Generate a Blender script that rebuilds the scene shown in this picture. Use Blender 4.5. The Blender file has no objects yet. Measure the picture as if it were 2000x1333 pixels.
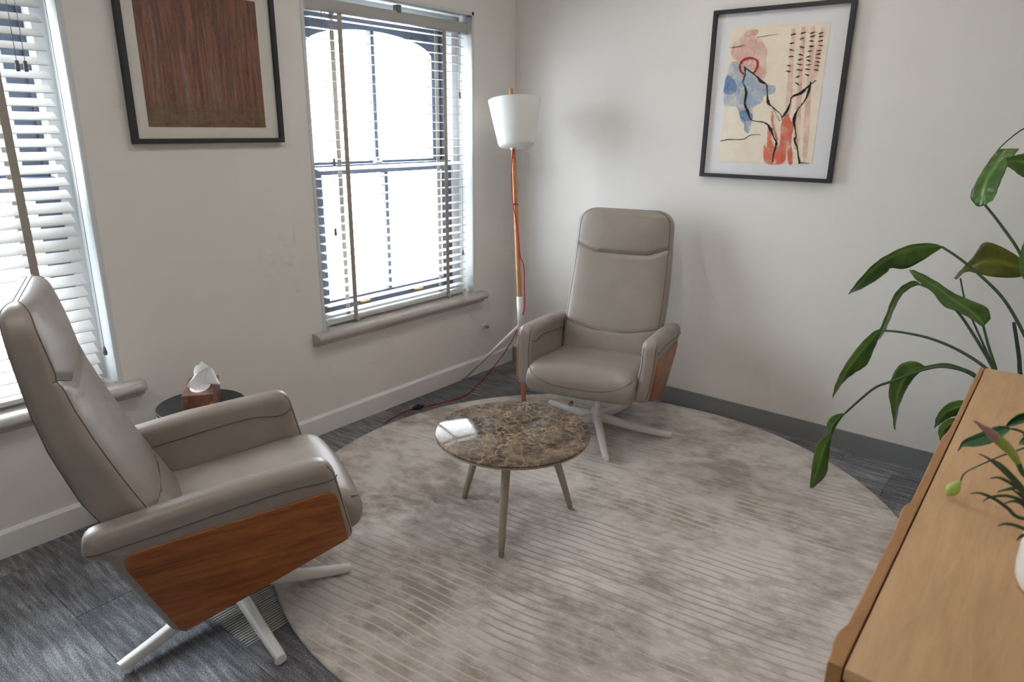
import bpy, bmesh, math, random
import numpy as np
from mathutils import Vector, Matrix, noise

# ------------------------------------------------------------------ camera, world, exposure
sc = bpy.context.scene
COL = sc.collection
random.seed(7)
CAM = np.array([-3.3364, -2.6698, 1.45])
FPX = 1358.04
_yaw, _pit, _rol = 0.89650884, 0.30028859, 0.01171536
def _axes():
    fwd = np.array([math.sin(_yaw)*math.cos(_pit), math.cos(_yaw)*math.cos(_pit), -math.sin(_pit)])
    r = np.array([math.cos(_yaw), -math.sin(_yaw), 0.0]); u = np.cross(r, fwd)
    return math.cos(_rol)*r+math.sin(_rol)*u, -math.sin(_rol)*r+math.cos(_rol)*u, fwd
CR, CU, CF = _axes()
cd = bpy.data.cameras.new('camera'); cam = bpy.data.objects.new('camera', cd); COL.objects.link(cam)
cd.sensor_fit = 'HORIZONTAL'; cd.sensor_width = 36.0; cd.lens = FPX/2000*36; cd.clip_start = 0.02
cam.matrix_world = Matrix(((CR[0], CU[0], -CF[0], CAM[0]), (CR[1], CU[1], -CF[1], CAM[1]), (CR[2], CU[2], -CF[2], CAM[2]), (0, 0, 0, 1)))
cd.dof.use_dof = True; cd.dof.focus_distance = 2.7; cd.dof.aperture_fstop = 5.0
sc.camera = cam

world = bpy.data.worlds.new('overcast_sky'); sc.world = world; world.use_nodes = True
bg = world.node_tree.nodes['Background']
bg.inputs[0].default_value = (0.86, 0.93, 1.0, 1)
_wt = world.node_tree      # overcast sky: three times brighter overhead than at the horizon
_tc = _wt.nodes.new('ShaderNodeTexCoord'); _sx = _wt.nodes.new('ShaderNodeSeparateXYZ'); _mx = _wt.nodes.new('ShaderNodeMath'); _ma = _wt.nodes.new('ShaderNodeMath')
_mx.operation = 'MAXIMUM'; _mx.inputs[1].default_value = 0.0; _ma.operation = 'MULTIPLY_ADD'
SKY = 5.2
_ma.inputs[1].default_value = 2.0*SKY; _ma.inputs[2].default_value = SKY
_wt.links.new(_tc.outputs['Generated'], _sx.inputs[0]); _wt.links.new(_sx.outputs['Z'], _mx.inputs[0]); _wt.links.new(_mx.outputs[0], _ma.inputs[0]); _wt.links.new(_ma.outputs[0], bg.inputs[1])
sc.view_settings.view_transform = 'Standard'; sc.view_settings.look = 'None'
sc.view_settings.gamma = 1.0; sc.view_settings.use_curve_mapping = False
sc.view_settings.exposure = 1.36
sc.cycles.max_bounces = 6; sc.cycles.diffuse_bounces = 4; sc.cycles.glossy_bounces = 2; sc.cycles.transparent_max_bounces = 12
sc.cycles.use_adaptive_sampling = True; sc.cycles.adaptive_threshold = 0.09; sc.cycles.adaptive_min_samples = 12
sc.cycles.use_denoising = True
sc.cycles.sample_clamp_indirect = 8.0

# window openings in the left wall (x0, x1), sky portals in them
WIN = {1: (-3.40, -2.347), 2: (-1.417, -0.363)}
WZ0, WZ1 = 0.512, 2.005
for k, (a, b) in WIN.items():
    ld = bpy.data.lights.new('sky_portal', 'AREA'); ld.shape = 'RECTANGLE'; ld.size = b-a-0.06; ld.size_y = WZ1-WZ0-0.06
    ld.cycles.is_portal = True
    lo = bpy.data.objects.new('sky_portal', ld); COL.objects.link(lo)
    lo.location = ((a+b)/2, 0.285, (WZ0+WZ1)/2); lo.rotation_euler = (math.radians(-90), 0, 0)

# ------------------------------------------------------------------ projection helpers (pixel -> place)
def ray(px, py): return CF+(px-1000)/FPX*CR-(py-666.5)/FPX*CU
def at_z(px, py, z):
    d = ray(px, py); return CAM+(z-CAM[2])/d[2]*d
def at_y(px, py, y=0.0):
    d = ray(px, py); return CAM+(y-CAM[1])/d[1]*d
def at_x(px, py, x=0.0):
    d = ray(px, py); return CAM+(x-CAM[0])/d[0]*d

# ------------------------------------------------------------------ materials
def lin(r, g, b):
    f = lambda c: (c/255/12.92) if c <= 10 else ((c/255+0.055)/1.055)**2.4
    return (f(r), f(g), f(b), 1.0)
class NT:
    def __init__(s, name):
        s.m = bpy.data.materials.new(name); s.m.use_nodes = True; s.t = s.m.node_tree; s.n = s.t.nodes
        s.b = s.n['Principled BSDF']; s.out = s.n['Material Output']
    def new(s, ty, **kw):
        n = s.n.new(ty)
        for k, v in kw.items():
            if k.startswith('_'): setattr(n, k[1:], v)
            else: n.inputs[k].default_value = v
        return n
    def link(s, a, b): s.t.links.new(a, b)
    def coord(s, kind='Object', scale=(1, 1, 1), rot=(0, 0, 0)):
        c = s.new('ShaderNodeTexCoord'); m = s.new('ShaderNodeMapping')
        m.inputs['Scale'].default_value = scale; m.inputs['Rotation'].default_value = rot
        s.link(c.outputs[kind], m.inputs['Vector']); return m.outputs['Vector']
    def noise(s, vec, scale=5, detail=3, rough=0.5, dist=0.0):
        n = s.new('ShaderNodeTexNoise', Scale=scale, Detail=detail, Roughness=rough, Distortion=dist)
        if vec is not None: s.link(vec, n.inputs['Vector'])
        return n.outputs['Fac']
    def ramp(s, fac, stops, interp='LINEAR'):
        r = s.new('ShaderNodeValToRGB'); cr = r.color_ramp; cr.interpolation = interp
        while len(cr.elements) < len(stops): cr.elements.new(0.5)
        for e, (p, c) in zip(cr.elements, stops): e.position = p; e.color = c
        s.link(fac, r.inputs['Fac']); return r.outputs['Color']
    def mix(s, fac, a, b, mode='MIX'):
        m = s.new('ShaderNodeMix', _data_type='RGBA', _blend_type=mode)
        if isinstance(fac, (int, float)): m.inputs['Factor'].default_value = fac
        else: s.link(fac, m.inputs['Factor'])
        for v, i in ((a, 6), (b, 7)):
            if isinstance(v, tuple): m.inputs[i].default_value = v
            else: s.link(v, m.inputs[i])
        return m.outputs[2]
    def math(s, op, a, b=None):
        m = s.new('ShaderNodeMath', _operation=op)
        for v, i in ((a, 0), (b, 1)):
            if v is None: continue
            if isinstance(v, (int, float)): m.inputs[i].default_value = v
            else: s.link(v, m.inputs[i])
        return m.outputs[0]
    def bump(s, h, strength=0.2, dist=0.01):
        b = s.new('ShaderNodeBump', Strength=strength, Distance=dist); s.link(h, b.inputs['Height']); s.link(b.outputs[0], s.b.inputs['Normal'])
    def set(s, color=None, rough=0.5, spec=0.5, **kw):
        if color is not None:
            if isinstance(color, tuple): s.b.inputs['Base Color'].default_value = color
            else: s.link(color, s.b.inputs['Base Color'])
        s.b.inputs['Roughness'].default_value = rough; s.b.inputs['Specular IOR Level'].default_value = spec
        for k, v in kw.items(): s.b.inputs[k].default_value = v
        return s.m
def plain(name, col, rough=0.5, spec=0.5, var=0.06, scale=30, bump=0.0, **kw):
    t = NT(name); v = t.coord()
    n = t.noise(v, scale, 4)
    d = tuple(c*(1-var) for c in col[:3])+(1,); l = tuple(min(1, c*(1+var)) for c in col[:3])+(1,)
    c = t.ramp(n, [(0.3, d), (0.7, l)])
    if bump: t.bump(t.noise(v, scale*6, 3), bump, 0.002)
    return t.set(c, rough, spec, **kw)
def wood(name, dark, light, axis_scale, rough=0.4, ring=1.0, spec=0.4):
    t = NT(name); v = t.coord(scale=axis_scale)
    n1 = t.noise(v, 3.0, 5, 0.6, 0.6); n2 = t.noise(v, 14.0, 4, 0.7)
    f = t.math('ADD', t.math('MULTIPLY', n1, 0.65*ring), t.math('MULTIPLY', n2, 0.35))
    c = t.ramp(f, [(0.32, dark), (0.68, light)])
    t.bump(n2, 0.06, 0.001)
    return t.set(c, rough, spec)

M = {}
def wallmat(name, col):
    t = NT(name); v = t.coord(); n = t.noise(v, 2.2, 4); f = t.noise(v, 260, 2)
    d = tuple(c*0.975 for c in col[:3])+(1,)
    t.bump(f, 0.05, 0.002)
    return t.set(t.ramp(n, [(0.35, d), (0.65, col)]), 0.6, 0.25)
M['wall'] = wallmat('wall_paint', lin(226, 223, 219))
M['ceil'] = wallmat('ceiling_paint', lin(236, 234, 230))
M['trimw'] = plain('white_gloss_paint', lin(226, 226, 226), 0.3, 0.5, 0.02, 8)
M['reveal'] = plain('reveal_paint', lin(206, 209, 210), 0.35, 0.5, 0.02, 6)
M['skirtg'] = plain('grey_skirting_vinyl', lin(128, 130, 132), 0.5, 0.4, 0.04, 6)
M['sill'] = plain('taupe_sill_gloss', lin(184, 179, 174), 0.22, 0.5, 0.03, 10)
M['slate'] = plain('slate_window_paint', lin(84, 93, 110), 0.4, 0.5, 0.06, 12)
M['slat'] = plain('white_blind_slat', lin(204, 203, 200), 0.35, 0.5, 0.02, 20)
M['rail'] = plain('blind_rail', lin(172, 172, 168), 0.4, 0.5, 0.03, 15)
M['tape'] = plain('taupe_blind_tape', lin(166, 158, 149), 0.85, 0.1, 0.1, 300)
M['cord'] = plain('blind_cord', lin(150, 146, 140), 0.8, 0.1, 0.05, 100)
M['tassel'] = plain('grey_tassel', lin(118, 114, 110), 0.4, 0.4, 0.05, 60)
M['brass'] = plain('brass', lin(200, 160, 95), 0.35, 0.5, 0.08, 60, Metallic=0.9)
M['steel'] = plain('brushed_steel', lin(190, 192, 192), 0.35, 0.5, 0.06, 90, Metallic=0.9)
M['ventbar'] = plain('silver_grille_bar', lin(196, 196, 192), 0.4, 0.5, 0.05, 40)
M['black'] = plain('black_plastic', lin(38, 38, 40), 0.45, 0.4, 0.1, 40)
M['dark'] = plain('dark_void', lin(14, 14, 15), 0.8, 0.1, 0.1, 40)
M['frame'] = plain('black_picture_frame', lin(48, 46, 50), 0.45, 0.4, 0.1, 50)
M['mat'] = plain('white_mat_board', lin(226, 226, 228), 0.8, 0.15, 0.015, 20)
M['matwarm'] = plain('ivory_mat_board', lin(216, 213, 205), 0.8, 0.15, 0.015, 20)
M['whitem'] = plain('white_powder_coat', lin(226, 224, 220), 0.42, 0.4, 0.02, 30)
M['shade'] = plain('white_lamp_shade', lin(226, 226, 225), 0.55, 0.3, 0.015, 20)
M['red'] = plain('red_fabric_cord', lin(176, 34, 40), 0.75, 0.2, 0.12, 300)
M['oakpole'] = wood('oak_pole', lin(166, 112, 66), lin(196, 144, 94), (8, 8, 1.2), 0.45)
M['greyleg'] = plain('taupe_table_leg', lin(158, 148, 132), 0.4, 0.4, 0.05, 20)
M['whitecab'] = plain('white_cabinet', lin(222, 220, 216), 0.45, 0.4, 0.02, 10)
M['ceramic'] = plain('white_ceramic', lin(236, 235, 232), 0.25, 0.5, 0.02, 20)
M['blackstripe'] = plain('black_stripe_lacquer', lin(30, 28, 36), 0.4, 0.4, 0.1, 40)
M['stooltop'] = plain('black_stool_top', lin(46, 46, 48), 0.5, 0.4, 0.08, 60)
M['tissue'] = plain('white_tissue', lin(242, 242, 244), 0.9, 0.05, 0.01, 40)
M['soil'] = plain('potting_soil', lin(52, 40, 32), 0.95, 0.1, 0.3, 80, 0.6)
M['basket'] = plain('woven_planter', lin(120, 112, 100), 0.8, 0.2, 0.15, 60, 0.3)

def leather(name, col):
    t = NT(name); v = t.coord()
    n = t.noise(v, 9, 4); vor = t.new('ShaderNodeTexVoronoi', Scale=420.0); t.link(v, vor.inputs['Vector'])
    d = tuple(c*0.93 for c in col[:3])+(1,); l = tuple(c*1.06 for c in col[:3])+(1,)
    h = t.math('ADD', vor.outputs['Distance'], t.math('MULTIPLY', t.noise(v, 35, 3), 1.2))
    t.bump(h, 0.10, 0.0015)
    return t.set(t.ramp(n, [(0.3, d), (0.7, l)]), 0.40, 0.5)
M['leather'] = leather('taupe_leather', lin(147, 137, 129))
M['seam'] = plain('seam_thread', lin(92, 84, 78), 0.7, 0.2, 0.05, 60)
M['teak'] = wood('teak_veneer', lin(110, 60, 30), lin(178, 108, 60), (14, 1.4, 14), 0.38)
M['oaktop'] = wood('oak_veneer', lin(184, 146, 106), lin(206, 168, 126), (1.3, 12, 12), 0.5, 1.0, 0.3)
M['oakedge'] = wood('oak_door_edge', lin(162, 116, 76), lin(182, 136, 94), (2, 14, 14), 0.5, 1.0, 0.3)

def carpet():
    t = NT('grey_carpet_plank'); v = t.coord('Object', (1, 0.10, 1)); v2 = t.coord('Object', (1, 0.6, 1))
    oi = t.new('ShaderNodeObjectInfo')
    s1 = t.noise(v, 60, 4, 0.65); s2 = t.noise(v2, 330, 2, 0.7); s3 = t.noise(t.coord(), 5, 3)
    f = t.math('ADD', t.math('ADD', t.math('MULTIPLY', s1, 0.38), t.math('MULTIPLY', s2, 0.52)), t.math('MULTIPLY', s3, 0.2))
    f = t.math('ADD', f, t.math('MULTIPLY', t.math('SUBTRACT', oi.outputs['Random'], 0.5), 0.06))
    c = t.ramp(f, [(0.40, lin(64, 64, 67)), (0.55, lin(114, 115, 119)), (0.70, lin(184, 185, 190))])
    t.bump(t.noise(v2, 420, 2, 0.7), 0.6, 0.004)
    return t.set(c, 0.95, 0.05)
M['carpet'] = carpet()

def rugmat():
    t = NT('striped_viscose_rug'); a = t.new('ShaderNodeAttribute', _attribute_name='rib'); rib = a.outputs['Fac']
    v = t.coord('Object'); vs = t.coord('Object', (0.6, 1, 1))
    big = t.noise(v, 2.6, 4, 0.6, 0.4); med = t.noise(vs, 20, 5, 0.68, 0.2); fine = t.noise(v, 420, 2, 0.7)
    f = t.math('ADD', t.math('MULTIPLY', big, 0.55), t.math('MULTIPLY', med, 0.45))
    base = t.ramp(f, [(0.40, lin(148, 138, 130)), (0.47, lin(186, 177, 170)), (0.55, lin(216, 209, 204)), (0.72, lin(228, 222, 218))])
    ribc = t.ramp(t.noise(v, 1.3, 2), [(0.44, lin(234, 222, 206)), (0.56, lin(150, 138, 126))])
    c = t.mix(rib, base, ribc)
    c = t.mix(0.20, c, t.ramp(fine, [(0.3, lin(120, 110, 100)), (0.7, lin(235, 228, 220))]))
    t.bump(fine, 0.5, 0.003)
    t.b.inputs['Sheen Weight'].default_value = 0.25; t.b.inputs['Sheen Roughness'].default_value = 0.5
    return t.set(c, 0.85, 0.15)
M['rug'] = rugmat()

def marble():
    t = NT('brown_emperador_marble'); v = t.coord('Object')
    n = t.noise(v, 5, 6, 0.65, 1.2); n2 = t.noise(v, 26, 5, 0.65, 0.8)
    wv = t.new('ShaderNodeVectorMath', _operation='MULTIPLY_ADD'); nc = t.new('ShaderNodeTexNoise', Scale=6.0, Detail=5.0, Roughness=0.65)
    t.link(v, nc.inputs['Vector']); t.link(nc.outputs['Color'], wv.inputs[0]); wv.inputs[1].default_value = (0.13, 0.13, 0.13); t.link(v, wv.inputs[2])
    def vein(scale, w):
        vo = t.new('ShaderNodeTexVoronoi', _feature='DISTANCE_TO_EDGE', Scale=scale); t.link(wv.outputs[0], vo.inputs['Vector'])
        return t.ramp(vo.outputs['Distance'], [(0.0, (1, 1, 1, 1)), (w, (0, 0, 0, 1))])
    base = t.ramp(t.math('ADD', t.math('MULTIPLY', n, .6), t.math('MULTIPLY', n2, .4)), [(0.37, lin(40, 37, 36)), (0.45, lin(76, 69, 62)), (0.54, lin(112, 100, 88)), (0.70, lin(154, 134, 114))])
    c = t.mix(t.math('MULTIPLY', vein(24, 0.06), t.noise(v, 9, 4)), base, lin(190, 156, 122))
    c = t.mix(t.math('MULTIPLY', vein(4.0, 0.010), t.noise(v, 5, 3)), c, lin(206, 172, 136))
    return t.set(c, 0.08, 0.10)
M['marble'] = marble()

def glassmat(name, refl=0.06, tint=(1, 1, 1, 1)):
    t = NT(name); t.n.remove(t.b)
    tr = t.new('ShaderNodeBsdfTransparent'); tr.inputs[0].default_value = tint
    gl = t.new('ShaderNodeBsdfGlossy'); gl.inputs['Roughness'].default_value = 0.02
    lw = t.new('ShaderNodeLayerWeight', Blend=0.5); mx = t.new('ShaderNodeMixShader')   # thin pane: same from both sides
    f5 = t.math('POWER', lw.outputs['Facing'], 5.0)
    t.link(t.math('ADD', refl*0.5, t.math('MULTIPLY', f5, 0.7)), mx.inputs[0]); t.link(tr.outputs[0], mx.inputs[1]); t.link(gl.outputs[0], mx.inputs[2])
    t.link(mx.outputs[0], t.out.inputs['Surface']); return t.m
M['glass'] = glassmat('window_glass', 0.04, (0.97, 0.985, 0.985, 1))
M['picglass'] = glassmat('picture_glass', 0.04)

def leafmat(name, c1, c2, rough=0.35):
    t = NT(name); v = t.coord('Object'); a = t.new('ShaderNodeAttribute', _attribute_name='vein')
    n = t.noise(v, 14, 4)
    c = t.ramp(n, [(0.3, c1), (0.7, c2)])
    t.bump(a.outputs['Fac'], 0.5, 0.004)
    c = t.mix(t.math('MULTIPLY', a.outputs['Fac'], 0.45), c, tuple(min(1, x*2.2) for x in c2[:3])+(1,))
    m = t.set(c, rough, 0.5)
    t.b.inputs['Transmission Weight'].default_value = 0.0
    tl = t.new('ShaderNodeBsdfTranslucent'); t.link(c, tl.inputs[0]); mx = t.new('ShaderNodeMixShader'); mx.inputs[0].default_value = 0.18
    t.link(t.b.outputs[0], mx.inputs[1]); t.link(tl.outputs[0], mx.inputs[2]); t.link(mx.outputs[0], t.out.inputs['Surface'])
    return m
M['leaf'] = leafmat('strelitzia_leaf', lin(58, 90, 42), lin(98, 132, 60), 0.28)
M['leafb'] = leafmat('browning_leaf', lin(70, 74, 24), lin(104, 108, 34))
M['leafl'] = leafmat('lily_leaf', lin(44, 84, 48), lin(70, 112, 66))
M['stem'] = plain('green_stem', lin(60, 84, 54), 0.5, 0.4, 0.15, 30)
M['stemd'] = plain('dark_green_stem', lin(50, 58, 52), 0.5, 0.4, 0.15, 30)
M['bud'] = plain('pale_green_bud', lin(160, 184, 92), 0.5, 0.4, 0.12, 40)
M['bract'] = plain('withered_pink_bract', lin(150, 116, 100), 0.7, 0.2, 0.2, 50)
M['spathe'] = plain('yellow_green_spathe', lin(140, 150, 62), 0.55, 0.3, 0.15, 40)
M['grass'] = plain('dark_grass_blade', lin(66, 78, 52), 0.6, 0.3, 0.15, 40)

# ------------------------------------------------------------------ mesh helpers
def link(name, me, mat, parent=None):
    o = bpy.data.objects.new(name, me); COL.objects.link(o)
    if mat is not None and not me.materials: me.materials.append(mat)
    if parent is not None: o.parent = parent
    return o
def mk(name, V, F, mat, parent=None, smooth=True, org=None):
    V = np.asarray(V, float)
    if org is not None: V = V-np.asarray(org)
    me = bpy.data.meshes.new(name); me.from_pydata([tuple(map(float, v)) for v in V], [], [tuple(map(int, f)) for f in F])
    bm = bmesh.new(); bm.from_mesh(me); bmesh.ops.recalc_face_normals(bm, faces=bm.faces); bm.to_mesh(me); bm.free()
    if smooth: me.shade_smooth()
    me.update(); return link(name, me, mat, parent)
def loc_of(p): return np.array(p.location) if p is not None else np.zeros(3)
def thing(name, label, cat, loc=(0, 0, 0), rotz=0.0, group=None):
    o = bpy.data.objects.new(name, None); COL.objects.link(o); o.location = loc; o.rotation_euler = (0, 0, rotz)
    o.empty_display_size = 0.1
    return tag(o, label, cat, group)
def tag(o, label, cat, group=None, kind=None):
    o['label'] = label; o['category'] = cat
    if group: o['group'] = group
    if kind: o['kind'] = kind
    return o
def struct(o, label, cat):
    o['label'] = label; o['category'] = cat; o['kind'] = 'structure'; return o
def box_mesh(name, lo, hi, bev=0.0, seg=2):
    bm = bmesh.new(); bmesh.ops.create_cube(bm, size=1.0)
    lo = np.array(lo, float); hi = np.array(hi, float)
    for v in bm.verts: v.co = Vector(((lo+hi)/2+np.array(v.co)*(hi-lo)))
    if bev > 0: bmesh.ops.bevel(bm, geom=bm.edges[:], offset=bev, segments=seg, profile=0.5, affect='EDGES')
    me = bpy.data.meshes.new(name); bm.to_mesh(me); bm.free()
    return me
def box(name, lo, hi, mat, parent=None, bev=0.002, seg=2, world=True):
    off = loc_of(parent) if (world and parent is not None) else 0
    me = box_mesh(name, np.array(lo)-off, np.array(hi)-off, bev, seg)
    if bev > 0: me.shade_smooth(); me.set_sharp_from_angle(angle=math.radians(40))
    return link(name, me, mat, parent)
def boxes(name, L, mat, parent=None, world=True):
    off = loc_of(parent) if (world and parent is not None) else 0
    V, F = [], []
    for lo, hi in L:
        lo = np.array(lo)-off; hi = np.array(hi)-off; b = len(V)
        for i in range(8): V.append((hi[0] if i & 1 else lo[0], hi[1] if i & 2 else lo[1], hi[2] if i & 4 else lo[2]))
        F += [(b, b+2, b+3, b+1), (b+4, b+5, b+7, b+6), (b, b+1, b+5, b+4), (b+2, b+6, b+7, b+3), (b, b+4, b+6, b+2), (b+1, b+3, b+7, b+5)]
    return mk(name, V, F, mat, parent, smooth=False)
def rings(R, closed=True, cap=True):
    R = np.array(R); n, m = R.shape[:2]; V = R.reshape(-1, 3); F = []
    for i in range(n-1):
        for j in range(m if closed else m-1):
            k = (j+1) % m; F.append((i*m+j, i*m+k, (i+1)*m+k, (i+1)*m+j))
    if cap and closed: F.append(tuple(range(m))[::-1]); F.append(tuple((n-1)*m+j for j in range(m)))
    return V, F
def spline(P, n=24, closed=False):
    P = np.array(P, float); m = len(P)
    if m < 3 and not closed: return np.array([P[0]+(P[-1]-P[0])*t for t in np.linspace(0, 1, n)])
    out = []; segs = m if closed else m-1
    for t in np.linspace(0, segs, n, endpoint=not closed):
        i = min(int(t), segs-1); u = t-i
        g = (lambda k: P[k % m]) if closed else (lambda k: P[min(max(k, 0), m-1)])
        a, b, c, d = g(i-1), g(i), g(i+1), g(i+2)
        out.append(0.5*((2*b)+(c-a)*u+(2*a-5*b+4*c-d)*u*u+(3*b-a-3*c+d)*u**3))
    return np.array(out)
def tube_vf(P, r, seg=10):
    P = np.array(P, float); n = len(P); r = np.broadcast_to(np.array(r, float), (n,)) if np.ndim(r) == 0 else np.interp(np.linspace(0, 1, n), np.linspace(0, 1, len(r)), r)
    T = np.gradient(P, axis=0); T /= np.linalg.norm(T, axis=1)[:, None]+1e-12
    a = np.array([0, 0, 1.0]) if abs(T[0][2]) < 0.9 else np.array([1.0, 0, 0])
    N = np.cross(T[0], a); N /= np.linalg.norm(N); R = []
    for i in range(n):
        N = N-T[i]*(N@T[i]); N /= np.linalg.norm(N); B = np.cross(T[i], N)
        R.append([P[i]+r[i]*(math.cos(t)*N+math.sin(t)*B) for t in np.linspace(0, 2*math.pi, seg, endpoint=False)])
    return rings(R)
def tube(name, P, r, mat, parent=None, seg=10, world=True):
    V, F = tube_vf(P, r, seg); return mk(name, V, F, mat, parent, org=loc_of(parent) if world else None)
def lathe(name, prof, mat, parent=None, c=(0, 0, 0), axis=None, seg=40, world=True, cap=False):
    c = np.array(c, float); ax = np.array([0, 0, 1.0]) if axis is None else np.array(axis, float)/np.linalg.norm(axis)
    e = np.cross(ax, [0, 1.0, 0.0] if abs(ax[1]) < 0.9 else [1.0, 0, 0]); e /= np.linalg.norm(e); g = np.cross(ax, e)
    R = [[c+ax*z+max(r, 1e-5)*(math.cos(t)*e+math.sin(t)*g) for t in np.linspace(0, 2*math.pi, seg, endpoint=False)] for r, z in prof]
    V, F = rings(R, True, cap); o = mk(name, V, F, mat, parent, org=loc_of(parent) if world else None)
    o.data.set_sharp_from_angle(angle=math.radians(38)); return o
def rounded_poly(P, rad, seg=6):
    P = [np.array(p, float) for p in P]; n = len(P); out = []
    for i in range(n):
        a, b, c = P[i-1], P[i], P[(i+1) % n]; r = rad[i] if hasattr(rad, '__len__') else rad
        u = a-b; v = c-b; lu, lv = np.linalg.norm(u), np.linalg.norm(v); u /= lu; v /= lv
        th = math.acos(max(-1, min(1, u@v))); d = min(r/math.tan(th/2), lu*0.48, lv*0.48)
        p0, p1 = b+u*d, b+v*d
        for t in np.linspace(0, 1, seg+1): out.append((1-t)**2*p0+2*t*(1-t)*b+t*t*p1)
    return np.array(out)
def resample(P, n):
    Q = np.vstack([P, P[:1]]); d = np.r_[0, np.cumsum(np.linalg.norm(np.diff(Q, axis=0), axis=1))]
    t = np.linspace(0, d[-1], n, endpoint=False); return np.c_[np.interp(t, d, Q[:, 0]), np.interp(t, d, Q[:, 1])]
def inset(P, d):
    T = np.roll(P, -1, 0)-np.roll(P, 1, 0); T /= np.linalg.norm(T, axis=1)[:, None]
    N = np.c_[-T[:, 1], T[:, 0]]
    A = 0.5*np.sum(P[:, 0]*np.roll(P[:, 1], -1)-np.roll(P[:, 0], -1)*P[:, 1])
    return P+N*d*(1 if A > 0 else -1)
def slab_loft(P, half, r, cx=0.0, fx=None, n=7):
    """closed (y,z) outline swept across x, edges rounded with radius r"""
    xs = [(-half+r-r*math.cos(a), r-r*math.sin(a)) for a in np.linspace(0, math.pi/2, n)]
    xs = xs+[(-x, d) for x, d in xs[::-1]]
    R = []
    Q0 = inset(P, xs[0][1]); ctr = Q0.mean(axis=0)
    row = lambda x, Q: [(cx+x+(fx(q[1]) if fx else 0), q[0], q[1]) for q in Q]
    caps = [ctr+(Q0-ctr)*k for k in ((0.01, 0.2, 0.4, 0.55, 0.7, 0.82, 0.92) if fx else (0.01, 0.5))]
    R = [row(xs[0][0], Q) for Q in caps]+[row(x, inset(P, d)) for x, d in xs]+[row(xs[-1][0], Q) for Q in caps[::-1]]
    return rings(R)

def plane_poly(name, P3, mat, parent=None, org=None):
    return mk(name, P3, [tuple(range(len(P3)))], mat, parent, smooth=False, org=org)

# ------------------------------------------------------------------ the room
RX0, RY0, RZ = -5.2, -2.99, 2.62
slab = boxes('floor', [((RX0, RY0, -0.06), (0.0, 0.0, -0.006))], M['dark']); struct(slab, 'dark grey carpet plank floor under the round rug', 'floor')
pw, pl = 0.2405, 0.962
plank_me = box_mesh('carpet_plank', (-pw/2+0.0004, -pl/2+0.0004, -0.006), (pw/2-0.0004, pl/2-0.0004, 0.0), 0.0012, 1); plank_me.materials.append(M['carpet'])
VENT = (-2.515, -2.235, -1.046, -0.846)
nx = 0; x = -2.775-pw*10.5+pw*0
while x < 0.2:
    off = (0.0, 0.42, 0.2, 0.62)[nx % 4]
    y = -3.3-off*pl
    while y < 0.6:
        if x > -4.3:
            x0, x1, y0, y1 = max(x-pw/2, RX0), min(x+pw/2, 0.0), max(y-pl/2, RY0), min(y+pl/2, 0.0)
            if x1-x0 > 0.02 and y1-y0 > 0.02:
                ov = x0 < VENT[1] and x1 > VENT[0] and y0 < VENT[3] and y1 > VENT[2]
                full = (x1-x0 > pw-1e-6) and (y1-y0 > pl-1e-6) and not ov
                if full:
                    o = bpy.data.objects.new('carpet_plank', plank_me); COL.objects.link(o); o.parent = slab; o.location = (x, y, 0)
                else:
                    cx, cy = (x0+x1)/2, (y0+y1)/2; L = []
                    if ov:
                        vx0, vx1, vy0, vy1 = VENT
                        if x0 < vx0: L.append((x0, vx0, y0, y1))
                        if x1 > vx1: L.append((vx1, x1, y0, y1))
                        xa, xb = max(x0, vx0), min(x1, vx1)
                        if y0 < vy0: L.append((xa, xb, y0, vy0))
                        if y1 > vy1: L.append((xa, xb, vy1, y1))
                    else: L.append((x0, x1, y0, y1))
                    V, F = [], []
                    for a, b, c2, d in L:
                        k = len(V)
                        V += [(a+.0004-cx, c2+.0004-cy, -.006), (b-.0004-cx, c2+.0004-cy, -.006), (b-.0004-cx, d-.0004-cy, -.006), (a+.0004-cx, d-.0004-cy, -.006),
                              (a+.0004-cx, c2+.0004-cy, 0), (b-.0004-cx, c2+.0004-cy, 0), (b-.0004-cx, d-.0004-cy, 0), (a+.0004-cx, d-.0004-cy, 0)]
                        F += [(k, k+3, k+2, k+1), (k+4, k+5, k+6, k+7), (k, k+1, k+5, k+4), (k+1, k+2, k+6, k+5), (k+2, k+3, k+7, k+6), (k+3, k, k+4, k+7)]
                    o = mk('carpet_plank', V, F, M['carpet'], slab, smooth=False); o.location = (cx, cy, 0)
        y += pl
    x += pw; nx += 1
# wall with the windows
WT = 0.30
wl = []
edges = [RX0-0.1]+[e for k in (1, 2) for e in WIN[k]]+[0.15]
for i in range(0, len(edges), 2): wl.append(((edges[i], 0.0, -0.06), (edges[i+1], WT, RZ)))
for k in (1, 2):
    a, b = WIN[k]; wl.append(((a, 0.0, -0.06), (b, WT, WZ0-0.012))); wl.append(((a, 0.0, WZ1), (b, WT, RZ)))
struct(boxes('wall_left', wl, M['wall']), 'off white plastered wall pierced by two sash windows', 'wall')
struct(boxes('wall_right', [((0.0, RY0-0.1, -0.06), (0.12, 0.0, RZ))], M['wall']), 'off white wall carrying the abstract watercolour', 'wall')
struct(boxes('wall_front', [((RX0-0.1, RY0-0.12, -0.06), (0.0, RY0, RZ))], M['wall']), 'off white wall behind the oak sideboard', 'wall')
struct(boxes('wall_back', [((RX0-0.12, RY0, -0.06), (RX0, 0.0, RZ))], M['wall']), 'off white wall behind the viewpoint', 'wall')
struct(boxes('ceiling', [((RX0-0.1, RY0-0.1, RZ), (0.12, WT, RZ+0.1))], M['ceil']), 'plain white ceiling of the room', 'ceiling')
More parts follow.
